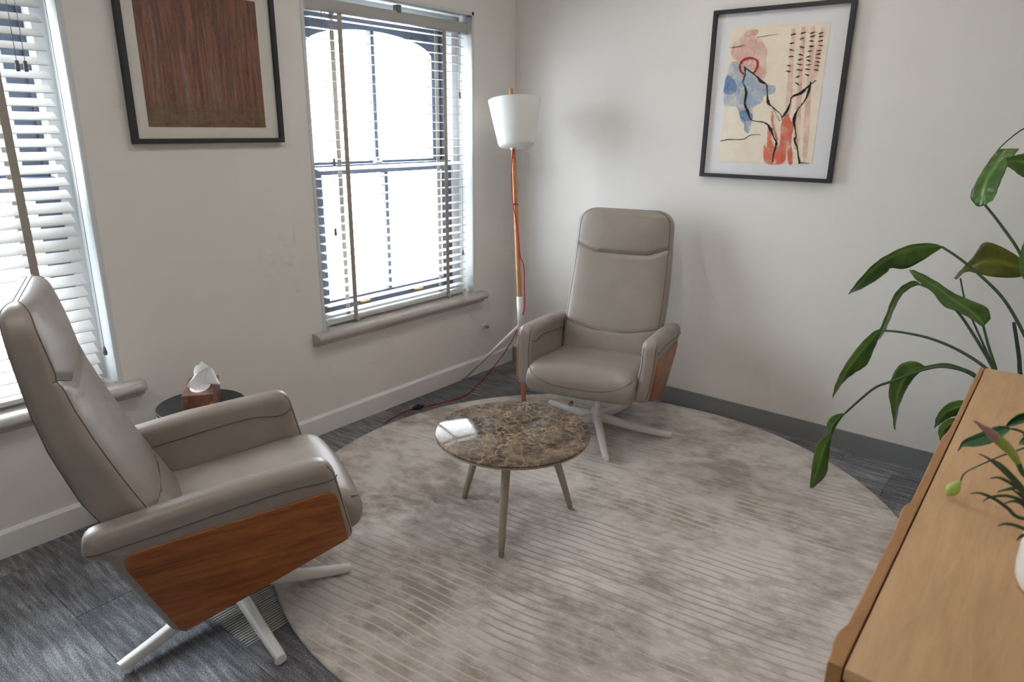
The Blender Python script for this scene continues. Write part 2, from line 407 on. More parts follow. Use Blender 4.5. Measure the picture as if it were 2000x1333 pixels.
def fill_panel(x, y, label):  # unseen fill light, added to soften the window shadows and warm the walls
    r = thing('added_fill_light', label, 'added fill light', (x, y, RZ), group='added fill panels')
    boxes('frame', [((x-0.6, y-0.3, RZ-0.012), (x-0.585, y+0.3, RZ)), ((x+0.585, y-0.3, RZ-0.012), (x+0.6, y+0.3, RZ)), ((x-0.585, y-0.3, RZ-0.012), (x+0.585, y-0.285, RZ)), ((x-0.585, y+0.285, RZ-0.012), (x+0.585, y+0.3, RZ))], M['trimw'], r)
    t = NT('fill_emitter'); t.set((0.9, 0.88, 0.84, 1), 0.6); t.b.inputs['Emission Color'].default_value = (1.0, 0.94, 0.87, 1); t.b.inputs['Emission Strength'].default_value = FILL_STRENGTH
    boxes('fill_surface', [((x-0.585, y-0.285, RZ-0.009), (x+0.585, y+0.285, RZ-0.004))], t.m, r)
FILL_STRENGTH = 2.0
fill_panel(-1.15, -1.45, 'added fill light panel above the round rug'); fill_panel(-3.35, -1.45, 'added fill light panel nearer the viewpoint')
def extr_x(name, prof, x0, x1, mat, parent=None, nx=2, smooth=False):
    R = [[(x, p[0], p[1]) for p in prof] for x in np.linspace(x0, x1, nx)]
    V, F = rings(R); return mk(name, V, F, mat, parent, smooth=smooth, org=loc_of(parent) if parent else None)
struct(extr_x('baseboard_left', [(0, 0.0), (-0.014, 0.0), (-0.014, 0.088), (-0.005, 0.1), (0, 0.1)], RX0, -0.008, M['trimw']), 'white painted skirting board under the windows', 'skirting')
struct(boxes('baseboard_right', [((-0.008, RY0, 0.0), (0.0, 0.0, 0.094))], M['skirtg']), 'flat grey skirting strip along the picture wall', 'skirting')
struct(boxes('baseboard_front', [((RX0, RY0, 0.0), (-0.008, RY0+0.008, 0.094))], M['skirtg']), 'grey skirting strip behind the sideboard', 'skirting')

# ------------------------------------------------------------------ windows
def make_window(k):
    a, b = WIN[k]; cx = (a+b)/2
    root = bpy.data.objects.new('window_%d' % k, None); COL.objects.link(root); root.location = (cx, 0.0, WZ0)
    struct(root, ('slate framed sash window at the left edge behind the leather chair' if k == 1 else 'slate framed sash window between the forest picture and the corner'), 'window')
    P = root
    # reveal lining
    boxes('reveal', [((a, 0.0, WZ0), (a+0.006, 0.23, WZ1)), ((b-0.006, 0.0, WZ0), (b, 0.23, WZ1)), ((a, 0.0, WZ1-0.006), (b, 0.23, WZ1))], M['reveal'], P)
    boxes('corner_bead', [((a-0.012, -0.003, WZ0), (a+0.004, 0.004, WZ1+0.012)), ((b-0.004, -0.003, WZ0), (b+0.012, 0.004, WZ1+0.012)), ((a-0.012, -0.003, WZ1-0.004), (b+0.012, 0.004, WZ1+0.012))], M['reveal'], P)
    boxes('frame', [((a+0.006, 0.105, WZ0), (a+0.05, 0.235, WZ1-0.006)), ((b-0.05, 0.105, WZ0), (b-0.006, 0.235, WZ1-0.006)),
                    ((a+0.05, 0.105, WZ1-0.045), (b-0.05, 0.235, WZ1-0.006)), ((a+0.05, 0.115, WZ0), (b-0.05, 0.29, WZ0+0.03))], M['reveal'], P)
    boxes('parting_bead', [((b-0.064, 0.168, WZ0+0.03), (b-0.05, 0.178, WZ1-0.045)), ((a+0.05, 0.168, WZ0+0.03), (a+0.064, 0.178, WZ1-0.045))], M['slate'], P)
    sx0, sx1 = a+0.052, b-0.052; st = 0.075
    # lower sash
    def sash(y0, y1, z0, z1, lower):
        s = boxes('lower_sash' if lower else 'upper_sash', [((sx0, y0, z0), (sx0+st, y1, z1)), ((sx1-st, y0, z0), (sx1, y1, z1)),
                  ((sx0+st, y0, z0), (sx1-st, y1, z0+(0.07 if lower else 0.045)))]+([((sx0+st, y0, z1-0.045), (sx1-st, y1, z1))] if lower else []), M['slate'], P)
        if not lower:   # arched top rail
            R = []
            for x in np.linspace(sx0+st, sx1-st, 25):
                u = (x-cx)/((sx1-sx0)/2-st); zb = 1.80+0.105*math.sqrt(max(0, 1-0.96*u*u))-0.02
                R.append([(x, y0, zb), (x, y0, z1), (x, y1, z1), (x, y1, zb)])
            V, F = rings(R); mk('arched_rail', V, F, M['slate'], s, smooth=False, org=loc_of(P))
        me_g = boxes('glazing_bar', [((cx-0.011, y0+0.004, z0+0.04), (cx+0.011, y1-0.004, (z1-0.04) if lower else 1.885))], M['slate'], s)
        me_g.data.transform(Matrix.Translation(-Vector(loc_of(P))))
        for x0, x1 in ((sx0+st-0.004, cx-0.01), (cx+0.01, sx1-st+0.004)):
            yg = (y0+y1)/2
            mk('pane', [(x0, yg, z0+0.04), (x1, yg, z0+0.04), (x1, yg, z1-0.04), (x0, yg, z1-0.04)], [(0, 1, 2, 3)], M['glass'], s, smooth=False, org=loc_of(P))
        return s
    lo = sash(0.120, 0.160, WZ0+0.03, 1.262, True)
    up = sash(0.182, 0.222, 1.228, WZ1-0.045, False)
    # brass sash lifts and the fastener
    for dx in (-0.19, 0.19):
        V, F = tube_vf(spline([(cx+dx-0.028, 0.118, WZ0+0.066), (cx+dx-0.026, 0.104, WZ0+0.066), (cx+dx, 0.098, WZ0+0.066), (cx+dx+0.026, 0.104, WZ0+0.066), (cx+dx+0.028, 0.118, WZ0+0.066)], 16), 0.005, 8)
        mk('sash_lift', V, F, M['brass'], P, org=loc_of(P))
    lathe('sash_fastener', [(0.0, 0.0), (0.024, 0.0), (0.024, 0.008), (0.012, 0.012), (0.012, 0.022), (0.0, 0.026)], M['steel'], P, (cx-0.03, 0.15, 1.262), seg=16)
    # moulded sill board
    e = 0.075
    prof = [(0.112, WZ0), (-0.04, WZ0), (-0.056, WZ0-0.008), (-0.062, WZ0-0.022), (-0.056, WZ0-0.036), (-0.042, WZ0-0.042), (-0.03, WZ0-0.046), (-0.026, WZ0-0.058), (-0.012, WZ0-0.066), (0.0, WZ0-0.066), (0.0, WZ0-0.012), (0.112, WZ0-0.012)]
    R = []
    for x, s in ((a-e, 0.80), (a-e+0.006, 0.93), (a-e+0.016, 1.0), (a-0.001, 1.0), (a, 1.0), (b, 1.0), (b+0.001, 1.0), (b+e-0.016, 1.0), (b+e-0.006, 0.93), (b+e, 0.80)):
        inside = a <= x <= b
        R.append([(x, (min(p[0], 0.0) if not inside else p[0])*(s if p[0] < 0 else 1), p[1] if s == 1 else WZ0-0.02+(p[1]-WZ0+0.02)*(0.5+0.5*s)) for p in prof])
    V, F = rings(R); o = mk('sill', V, F, M['sill'], P, org=loc_of(P)); o.data.set_sharp_from_angle(angle=math.radians(50))
    return root
for k in (1, 2): make_window(k)

# ------------------------------------------------------------------ venetian blinds
def make_blind(k, tilt_fn, label):
    a, b = WIN[k]; x0, x1 = a+0.042, b-0.045; yc = 0.042; hw = 0.026
    root = thing('venetian_blind', label, 'blind', ((a+b)/2, yc, WZ0), group='white venetian blinds')
    boxes_h = box('headrail', (x0-0.02, yc-0.034, 1.912), (x1+0.016, yc+0.03, 1.962), M['rail'], root, 0.003)
    o = boxes('rail_end_bracket', [((x1+0.016, yc-0.036, 1.908), (x1+0.030, yc+0.03, 1.966))], M['rail'], root)
    o = boxes('rail_end_bracket', [((x0-0.034, yc-0.036, 1.908), (x0-0.020, yc+0.03, 1.966))], M['rail'], root)
    box('centre_bracket', ((a+b)/2+0.02-0.012, yc-0.038, 1.955), ((a+b)/2+0.02+0.012, yc-0.005, 1.99), M['tassel'], root, 0.002)
    slat = box_mesh('slat', (x0-(a+b)/2, -hw, -0.0014), (x1-(a+b)/2, hw, 0.0014), 0.001, 1); slat.materials.append(M['slat'])
    zs = [1.888-0.0425*i for i in range(32)]
    for i, z in enumerate(zs):
        if z < WZ0+0.045: continue
        o = bpy.data.objects.new('slat', slat); COL.objects.link(o); o.parent = root
        o.location = (0, 0, z-WZ0); o.rotation_euler = (tilt_fn(z), 0, 0)
    zb = WZ0+0.012
    box('bottom_rail', (x0, yc-hw, zb), (x1, yc+hw, zb+0.018), M['slat'], root, 0.003)
    # cloth ladder tapes, front and rear of the slats
    t0 = abs(tilt_fn(1.0))
    for tx in (x0+0.155, x1-0.155):
        for yy in (yc-hw*math.cos(t0)-0.004, yc+hw*math.cos(t0)+0.003):
            V, F = rings([[(tx-0.0125, yy, z), (tx+0.0125, yy, z), (tx+0.0125, yy+0.0012, z), (tx-0.0125, yy+0.0012, z)] for z in (zb+0.0, 1.2, 1.914)])
            mk('tape', V, F, M['tape'], root, smooth=False, org=loc_of(root))
        lathe('tape_button', [(0.0, -0.008), (0.010, -0.008), (0.013, 0.0), (0.010, 0.006), (0.0, 0.007)], M['rail'], root, (tx+0.004, yc-hw-0.008, zb+0.004), axis=(0, 1, 0), seg=12)
    # cords with tassels
    def cord(xt, zt, n):
        tube('cord', [(xt, yc-0.036, 1.912), (xt+0.002, yc-0.040, (1.912+zt)/2), (xt, yc-0.040, zt)], 0.0011, M['cord'], root, 5)
        lathe('tassel', [(0.001, 0.0), (0.0055, -0.002), (0.0065, -0.03), (0.005, -0.034), (0.0, -0.034)] if n else [(0.001, 0.0), (0.004, -0.006), (0.0085, -0.026), (0.007, -0.034), (0.0, -0.036)], M['tassel'], root, (xt, yc-0.040, zt), seg=12)
    if k == 1:
        cord(x1-0.098, 1.63, 1); cord(x1-0.075, 1.63, 1)
        cord(x1+0.012, 0.665, 0)
    else:
        cord(x0+0.055, 0.985, 1); cord(x0+0.072, 1.30, 1); cord(x1-0.055, 1.62, 1); cord(x1-0.042, 0.78, 0)
    return root
make_blind(1, lambda z: math.radians(30 if z > 1.2 else 36), 'white slatted blind with tilted slats behind the high-backed chair')
make_blind(2, lambda z: math.radians(15 if abs(z-1.251) < 0.012 else 2), 'white slatted blind with level open slats beside the floor lamp')

# ------------------------------------------------------------------ floor vent
vx0, vx1, vy0, vy1 = VENT
vent = thing('floor_vent', 'black and silver linear floor grille beside the rug edge', 'vent', ((vx0+vx1)/2, (vy0+vy1)/2, 0.0))
boxes('tray', [((vx0, vy0, -0.0058), (vx1, vy1, -0.004))], M['dark'], vent)
nb = 18
bar_me = box_mesh('bar', (-(vx1-vx0)/2, -0.0024, -0.0035), ((vx1-vx0)/2, 0.0024, 0.0016), 0.0008, 1); bar_me.materials.append(M['ventbar'])
for i in range(nb):
    o = bpy.data.objects.new('bar', bar_me); COL.objects.link(o); o.parent = vent
    o.location = (0, (vy0+0.005+(vy1-vy0-0.01)*i/(nb-1))-(vy0+vy1)/2, 0)

# ------------------------------------------------------------------ round rug
def make_rug():
    R = 1.203; c = np.array([-1.222, -1.380]); th = math.radians(-83); nu, nv = 170, 860
    V = []; A = []; F = []
    rng = np.random.RandomState(3)
    pitch = 0.033
    edge = 0.012
    for j in range(nv):
        v = -R*0.99985*math.cos(math.pi*j/(nv-1)) if (j < 4 or j > nv-5) else -R+2*R*j/(nv-1)
        h = math.sqrt(max(R*R-v*v, 1e-6))
        for i in range(nu):
            s = -math.cos(math.pi*i/(nu-1)); s = 0.45*s+0.55*(-1+2*i/(nu-1)); u = s*h
            wob = 0.020*noise.noise((u*1.7, v*2.4, 1.7))+0.008*noise.noise((u*7, v*6, 4.1))
            q = (v+wob)/pitch; k = math.floor(q+0.5); d = abs(q-k)*pitch
            wdt = 0.0024*(1.15+0.9*noise.noise((u*1.6, k*0.77, 9.2)))
            fade = min(1, max(0.0, 0.62+1.5*noise.noise((u*1.1+5, v*1.3, 2.2))-0.35*max(0, (u*math.cos(th)-v*math.sin(th))*0)))
            g = math.exp(-(d/max(wdt, 0.0012))**2)*fade
            e = min(1.0, (R-math.hypot(u, v))/edge) if math.hypot(u, v) < R else 0
            z = 0.0035+0.0085*math.sqrt(max(0, 1-(1-max(e, 0))**2))-0.0028*g+0.0012*noise.noise((u*3, v*3, 0.3))*e
            V.append((u, v, z)); A.append(g)
            if i and j: F.append(((j-1)*nu+i-1, (j-1)*nu+i, j*nu+i, j*nu+i-1))
    # underside skirt
    n0 = len(V); ring = [i for i in range(nu)]+[j*nu+nu-1 for j in range(1, nv)]+[(nv-1)*nu+i for i in range(nu-2, -1, -1)]+[j*nu for j in range(nv-2, 0, -1)]
    for r in ring: V.append((V[r][0], V[r][1], 0.0)); A.append(0)
    m = len(ring)
    for q in range(m): F.append((ring[q], ring[(q+1) % m], n0+(q+1) % m, n0+q))
    me = bpy.data.meshes.new('round_rug'); me.from_pydata(V, [], F); me.shade_smooth()
    at = me.attributes.new('rib', 'FLOAT', 'POINT'); at.data.foreach_set('value', A)
    o = link('round_rug', me, M['rug']); o.location = (c[0], c[1], 0.0005)
    # rows run along the rib direction
    o.rotation_euler = (0, 0, th)
    return tag(o, 'large round beige rug with wavy ribbed lines on grey carpet', 'rug')
make_rug()
RUG = 0.0140

# ------------------------------------------------------------------ swivel armchairs
def make_chair(label, loc, yaw, leg_rel, carpet_side):
    # local frame: x = sitter's right, y = forward
    root = thing('swivel_armchair', label, 'armchair', (loc[0], loc[1], 0.0), yaw-math.pi/2, 'taupe leather swivel armchairs')
    def add(name, VF, mat, parent=root, smooth=True, sharp=None):
        o = mk(name, VF[0], VF[1], mat, parent, smooth)
        if sharp: o.data.set_sharp_from_angle(angle=math.radians(sharp))
        return o
    z0 = RUG
    # star base
    for i in range(5):
        a = leg_rel+i*2*math.pi/5; R = []
        for t in np.linspace(0, 1, 14):
            r = 0.012+t*(0.368-0.012); zt = z0+0.058*(1-t)**1.35+0.028; zb = max(z0+0.002, z0+0.040*(1-t)**1.5-0.0)
            hw = 0.0195-0.0050*t
            if t == 1.0: zt -= 0.002; hw -= 0.001
            ring = []
            for q in np.linspace(0, 2*math.pi, 14, endpoint=False):
                cx = math.copysign(abs(math.cos(q))**0.55, math.cos(q))*hw; cz = (zt+zb)/2+math.copysign(abs(math.sin(q))**0.6, math.sin(q))*(zt-zb)/2
                ring.append((r*math.cos(a)-cx*math.sin(a), r*math.sin(a)+cx*math.cos(a), cz))
            R.append(ring)
        leg = add('leg', rings(R), M['whitem'], sharp=60)
        gx, gy = 0.345*math.cos(a), 0.345*math.sin(a)
        wx = loc[0]+gx*math.cos(yaw-math.pi/2)-gy*math.sin(yaw-math.pi/2); wy = loc[1]+gx*math.sin(yaw-math.pi/2)+gy*math.cos(yaw-math.pi/2)
        onrug = math.hypot(wx+1.222, wy+1.380) < 1.19
        zlow = RUG if onrug else 0.0
        R2 = [[(gx+rr*math.cos(q), gy+rr*math.sin(q), zz) for q in np.linspace(0, 2*math.pi, 12, endpoint=False)] for rr, zz in ((0.011, zlow), (0.012, zlow+0.002), (0.012, z0+0.008))]
        add('glide', rings(R2), M['whitem'], leg)
    def lat(name, prof, mat, c=(0, 0, 0), seg=28):
        R = [[(c[0]+r*math.cos(q), c[1]+r*math.sin(q), z) for q in np.linspace(0, 2*math.pi, seg, endpoint=False)] for r, z in prof]
        return add(name, rings(R), mat, sharp=38)
    lat('hub', [(0.026, z0+0.030), (0.034, z0+0.036), (0.040, z0+0.062), (0.034, z0+0.088), (0.0265, z0+0.106), (0.024, z0+0.110)], M['whitem'])
    lat('column', [(0.0205, z0+0.10), (0.0205, 0.26)], M['whitem'])
    Vp, Fp = slab_loft(resample(rounded_poly([(-0.15, 0.232), (0.20, 0.250), (0.20, 0.285), (-0.15, 0.265)], 0.008), 40), 0.15, 0.006)
    add('seat_plate', (Vp, Fp), M['whitem'])
    lv = add('tilt_lever', tube_vf([(0.05, 0.14, 0.245), (0.06, 0.20, 0.228), (0.062, 0.23, 0.224)], [0.005, 0.005, 0.005], 8), M['whitem'])
    add('lever_knob', tube_vf([(0.062, 0.226, 0.225), (0.0622, 0.23, 0.224), (0.063, 0.252, 0.222), (0.063, 0.256, 0.2215)], [0.006, 0.011, 0.011, 0.006], 12), M['greyleg'], lv)
    # seat cushion
    prof = spline([(-0.20, 0.31), (-0.165, 0.372), (-0.06, 0.384), (0.10, 0.404), (0.22, 0.421), (0.295, 0.424), (0.342, 0.408), (0.368, 0.368), (0.366, 0.328), (0.342, 0.300), (0.28, 0.288), (0.10, 0.270), (-0.10, 0.245), (-0.19, 0.255)], 110, True)
    half, r = 0.250, 0.046; R = []
    xs = [(-half+r-r*math.cos(t), r-r*math.sin(t)) for t in np.linspace(0, math.pi/2, 9)]; xs = xs+[(x, 0) for x in np.linspace(-half+r, half-r, 15)[1:-1]]+[(-x, d) for x, d in xs[::-1]]
    pr = resample(prof, 110)
    for x, d in xs:
        Q = inset(pr, d*0.75); cr = 1-(x/half)**2
        R.append([(x, q[0]+(0.010*cr if q[0] > 0.25 else 0), q[1]+(0.012*cr if q[1] > 0.36 else (-0.004*cr if q[1] < 0.29 else 0))) for q in Q])
    seat = add('seat', rings(R), M['leather'])
    fr = [q for q in pr if q[0] > 0.28 and q[1] > 0.285]; fr.sort(key=lambda q: q[1])
    fz = np.array([q[1] for q in fr]); fy = np.array([q[0] for q in fr])
    line = []
    for x in np.linspace(-0.236, 0.236, 48):
        z = 0.348+0.06*(abs(x)/0.236)**3.2; cr = 1-(x/half)**2; d = max(0, 0.046-math.sqrt(max(0, 0.046**2-max(0, abs(x)-(half-0.046))**2)))
        line.append((x, np.interp(z, fz, fy)+0.010*cr-d*0.62+0.0005, z+0.012*cr*0.3))
    add('seam', tube_vf(line, 0.0014, 6), M['seam'], seat)
    # backrest : horizontal sections
    zf = [0.30, 0.36, 0.48, 0.605, 0.72, 0.80, 0.90, 1.00, 1.085]; yf = [-0.060, -0.090, -0.150, -0.205, -0.252, -0.281, -0.309, -0.330, -0.347]
    zr = [0.30, 0.45, 0.56, 0.70, 0.80, 0.95, 1.04, 1.085]; yr = [-0.200, -0.285, -0.340, -0.382, -0.400, -0.416, -0.422, -0.420]
    zw = [0.30, 0.40, 0.50, 0.62, 0.85, 1.0, 1.085]; ww = [0.222, 0.240, 0.250, 0.253, 0.247, 0.241, 0.236]
    ztop, rc, rt = 1.054, 0.075, 0.030
    Z = np.r_[np.linspace(0.30, ztop-rc, 105), ztop-rc+rc*np.sin(np.linspace(0.06, math.pi/2, 26))]
    nq = 120; Rg = []
    def crease(x, w): u = abs(x)/w; s = min(1, max(0, (u-0.50)/0.48)); return 0.842+0.036*s*s*(3-2*s)*0.6+0.036*s*0.4
    def waist(x, w): return 0.474+0.036*(x/w)**2
    for z in Z:
        w = np.interp(z, zw, ww); f = np.interp(z, zf, yf); b = np.interp(z, zr, yr)
        if z > ztop-rc: w = w-rc+math.sqrt(max(0, rc*rc-(z-ztop+rc)**2))
        if z > ztop-rt:
            e = rt-math.sqrt(max(0, rt*rt-(z-ztop+rt)**2)); f -= e; b += e
        ring = []; yc = (f+b)/2; t = (f-b)/2
        for q in np.linspace(0, 2*math.pi, nq, endpoint=False):
            c, s = math.cos(q), math.sin(q)
            x = w*math.copysign(abs(c)**0.36, c); y = t*math.copysign(abs(s)**0.42, s)
            if s > 0:
                k = s**0.6; u = x/max(w, 1e-6)
                y -= 0.012*abs(u)**2.4*k*min(1, w/0.2)
                dz = z-crease(x, w); y -= 0.013*math.exp(-(dz/0.011)**2)*k*(1-0.55*abs(u)**6)
                if dz > 0: y += 0.010*math.sin(min(1, dz/0.18)*math.pi)*k*(1-u*u)
                dl = z-waist(x, w); y -= 0.004*math.exp(-(dl/0.006)**2)*k
                if dl < 0: y += 0.006*math.sin(min(1, -dl/0.12)*math.pi)*k*(1-u*u)
            ring.append((x, yc+y, z))
        Rg.append(ring)
    back = add('backrest', rings(Rg), M['leather'])
    Rg = np.array(Rg)
    def line_at(fn, n=50):
        out = []
        for u in np.linspace(-0.985, 0.985, n):
            zc = fn(u*0.245, 0.245); k = int(np.argmin(abs(Z-zc))); ring = Rg[k]; front = ring[:nq//2+1]
            xs_ = front[::-1, 0]; ys_ = front[::-1, 1]; x = u*ring[:, 0].max(); out.append((x, np.interp(x, xs_, ys_)+0.0004, zc))
        return out
    add('seam', tube_vf(line_at(crease), 0.0014, 6), M['seam'], back)
    add('seam', tube_vf(line_at(waist), 0.0014, 6), M['seam'], back)
    def perim(iq):
        A_ = [Rg[k][iq] for k in range(8, len(Z))]; B_ = [Rg[k][(nq//2-iq) % nq] for k in range(len(Z)-1, 7, -1)]
        A_, B_ = np.array(A_), np.array(B_); mid = np.array([A_[-1]+(B_[0]-A_[-1])*t for t in np.linspace(0.1, 0.9, 12)])
        P = np.vstack([A_, mid, B_]); ctr = np.array([0, P[:, 1].mean(), 0.75])
        nrm = P-np.c_[np.zeros(len(P)), P[:, 1]+0.0, np.full(len(P), 0.75)]
        return P+0.0008*np.sign(P*np.array([1, 0, 0]))
    add('seam', tube_vf(perim(11), 0.0014, 6), M['seam'], back)
    add('seam', tube_vf(perim(nq-12), 0.0014, 6), M['seam'], back)
    # arms with timber sides
    arm_poly = resample(rounded_poly([(0.266, 0.578), (0.322, 0.312), (-0.168, 0.132), (-0.290, 0.428), (-0.338, 0.440), (-0.330, 0.510), (-0.05, 0.552)], [0.055, 0.022, 0.03, 0.02, 0.034, 0.036, 0.3]), 130)
    pan_poly = resample(rounded_poly([(0.268, 0.492), (0.300, 0.318), (-0.150, 0.146), (-0.266, 0.442)], [0.035, 0.006, 0.012, 0.04]), 90)
    for s in (1, -1):
        fx = lambda z, s=s: -s*0.050*max(0, (0.47-z)/0.33)**1.3
        V, F = slab_loft(arm_poly, 0.037, 0.030, s*0.288, fx, 9)
        arm = add('arm', (V, F), M['leather'])
        V, F = slab_loft(pan_poly, 0.007, 0.003, s*(0.288+0.036), fx, 4)
        add('side_panel', (V, F), M['teak'], arm)
        # stitched lines: arm pad inside and outside, front welt
        def sl(x, P, n=60): return [(s*x+fx(p[1]), p[0], p[1]) for p in spline(P, n)]
        add('seam', tube_vf(sl(0.2498, [(0.272, 0.515), (0.225, 0.497), (0.12, 0.504), (-0.10, 0.474), (-0.24, 0.452)]), 0.0014, 6), M['seam'], arm)
        add('seam', tube_vf(sl(0.3258, [(0.276, 0.535), (0.25, 0.52), (0.12, 0.5165), (-0.10, 0.488), (-0.28, 0.464), (-0.325, 0.464)]), 0.0014, 6), M['seam'], arm)
        for dx in (-0.026, 0.026):
            fr_ = [q for q in arm_poly if (q[0] > 0.235 and q[1] > 0.30)]; fr_.sort(key=lambda q: q[1])
            d = 0.030-math.sqrt(0.030**2-(abs(dx)-0.007)**2)
            Q = inset(arm_poly, d-0.0006); sel = [q for q in Q if q[0] > 0.240 and q[1] > 0.318]; sel.sort(key=lambda q: q[1])
            sel = [q for q in sel if not (q[1] > 0.5 and q[0] < 0.245)]
            add('seam', tube_vf([(s*(0.288+dx)+fx(q[1]), q[0], q[1]) for q in sel[::2]], 0.0014, 6), M['seam'], arm)
    return root
make_chair('taupe leather swivel chair in the left foreground beside the tissue stool', (-2.43, -0.83), -0.397, math.radians(-28)+0.397+math.pi/2, True)
make_chair('taupe leather swivel chair facing the table in front of the corner lamp', (-0.577, -1.010), 3.423, math.radians(3)-3.423+math.pi/2, False)

# ------------------------------------------------------------------ coffee table
tc = np.array([-1.508, -1.218]); TZ = 0.385
tab = thing('coffee_table', 'round coffee table with dark brown marble top on three taupe legs', 'table', (tc[0], tc[1], RUG))
lathe('marble_top', [(0.0, TZ), (0.2795, TZ), (0.2825, TZ-0.002), (0.2825, TZ-0.007), (0.280, TZ-0.009), (0.0, TZ-0.009)], M['marble'], tab, (tc[0], tc[1], 0), seg=96)
lathe('rim', [(0.0, TZ-0.009), (0.281, TZ-0.009), (0.2805, TZ-0.016), (0.266, TZ-0.022), (0.0, TZ-0.022)], M['greyleg'], tab, (tc[0], tc[1], 0), seg=96)
for a in (90, 210, 330):
    d = np.array([math.cos(math.radians(a)), math.sin(math.radians(a))])
    P = [(*(tc+d*r), z) for r, z in ((0.13, TZ-0.02), (0.19, 0.2), (0.2462, RUG+0.0035))]
    tube('leg', spline(P, 8), [0.0165, 0.0145, 0.0105], M['greyleg'], tab, 18)

# ------------------------------------------------------------------ floor lamp
foot = np.array([-0.533, -0.516, RUG]); top = np.array([-0.365, -0.267, 1.64]); ax = (top-foot)/np.linalg.norm(top-foot); LL = np.linalg.norm(top-foot)
lamp = thing('floor_lamp', 'white bucket shade floor lamp on a leaning oak pole in the corner', 'lamp', tuple(foot))
pt = lambda s: foot+ax*LL*s
tube('pole', [pt(0), pt(0.004), pt(0.3), pt(0.6), pt(0.992), pt(0.998), pt(1.0)], [0.0115, 0.0125, 0.0135, 0.0125, 0.011, 0.0085, 0.004], M['oakpole'], lamp, 20)
tube('sleeve', [pt(0.235), pt(0.345)], 0.0160, M['whitem'], lamp, 20)
J = pt(0.255)
for f2 in ((-0.50, -0.028, 0.004), (-0.045, -0.43, 0.004)):
    tube('leg', [J, J+(np.array(f2)-J)*0.5, f2], [0.0085, 0.009, 0.0085], M['whitem'], lamp, 14)
sh0 = pt(0.817)+CR*0.017; H_ = LL*0.144
lathe('shade', [(0.030, 0.0), (0.066, 0.0), (0.080, 0.003), (0.090, 0.010), (0.096, 0.022), (0.1375, H_), (0.1355, H_), (0.0945, 0.024), (0.088, 0.013), (0.066, 0.004), (0.030, 0.004)], M['shade'], lamp, sh0, ax, 64)
sh0 = pt(0.817)
lathe('lamp_socket', [(0.0, -0.012), (0.016, -0.012), (0.016, -0.003), (0.048, -0.002), (0.048, 0.006), (0.02, 0.008), (0.02, 0.06), (0.0, 0.06)], M['whitem'], lamp, sh0, ax, 24)
side = CAM-pt(0.75); side -= ax*(side@ax); side /= np.linalg.norm(side); lat_ = np.cross(ax, side)
for s in (0.79, 0.765, 0.74):
    tube('peg', [pt(s)+side*0.008+lat_*0.0, pt(s)+side*0.0165], 0.0028, M['steel'], lamp, 8)
tube('cable_tie', [pt(0.640)+0.0150*(math.cos(q)*side+math.sin(q)*lat_) for q in np.linspace(0, 2*math.pi, 24)], 0.0018, M['black'], lamp, 6)
def on_pole(px, py, out=0.015):     # the place on the pole's near side seen there
    best = min(np.linspace(0.2, 0.99, 400), key=lambda s: abs((lambda v: 666.5-FPX*(v@CU)/(v@CF))(pt(s)-CAM)-py))
    p = pt(best)+side*out; d = ray(px, py); t = (p-CAM)@side/(d@side); return CAM+d*t
cp = [sh0-ax*0.004+side*0.014]+[on_pole(*q) for q in ((1000, 310), (999, 340), (1000, 375), (1003, 405), (1007, 428), (1013, 470), (1016, 500), (1023, 520), (1024, 560), (1025, 590), (1022, 612))]
cp += [at_x(1012, 640, -0.43), at_x(1003, 660, -0.42), at_x(985, 690, -0.41), at_x(965, 716, -0.42)]+[at_z(x, y, 0.004) for x, y in ((940, 745), (915, 769), (890, 780), (850, 790), (825, 796), (800, 801), (770, 815), (752, 827))]
cpath = spline(cp, 160); cpath[:, 2] = np.maximum(cpath[:, 2], 0.0034)
tube('power_cord', cpath, 0.0026, M['red'], lamp, 8)
sw = at_z(817, 798, 0.0); dcd = np.array([-1, 0.05])
V, F = slab_loft(resample(rounded_poly([(-0.016, 0.0), (0.016, 0.0), (0.014, 0.016), (-0.014, 0.016)], 0.005), 40), 0.034, 0.012)
o = mk('foot_switch', np.array(V)+sw, F, M['black'], lamp, org=loc_of(lamp))
lathe('switch_button', [(0.009, 0.014), (0.009, 0.021), (0.007, 0.023), (0.0, 0.023)], M['black'], o, sw-loc_of(lamp), seg=16, world=False)

# ------------------------------------------------------------------ wall nozzle (pipe stub)
nz = thing('wall_stub', 'small metal pipe stub on the wall below the window', 'pipe stub', (-0.272, 0.0, 0.285))
lathe('flange', [(0.0, 0.0), (0.022, 0.0), (0.021, -0.006), (0.012, -0.010), (0.0, -0.010)], M['whitem'], nz, (-0.272, 0, 0.285), (0, 1, 0), 24)
lathe('nipple', [(0.0, -0.008), (0.010, -0.008), (0.010, -0.034), (0.007, -0.036), (0.007, -0.030), (0.0, -0.030)], M['steel'], nz, (-0.272, 0, 0.285), (0, 1, 0), 18)

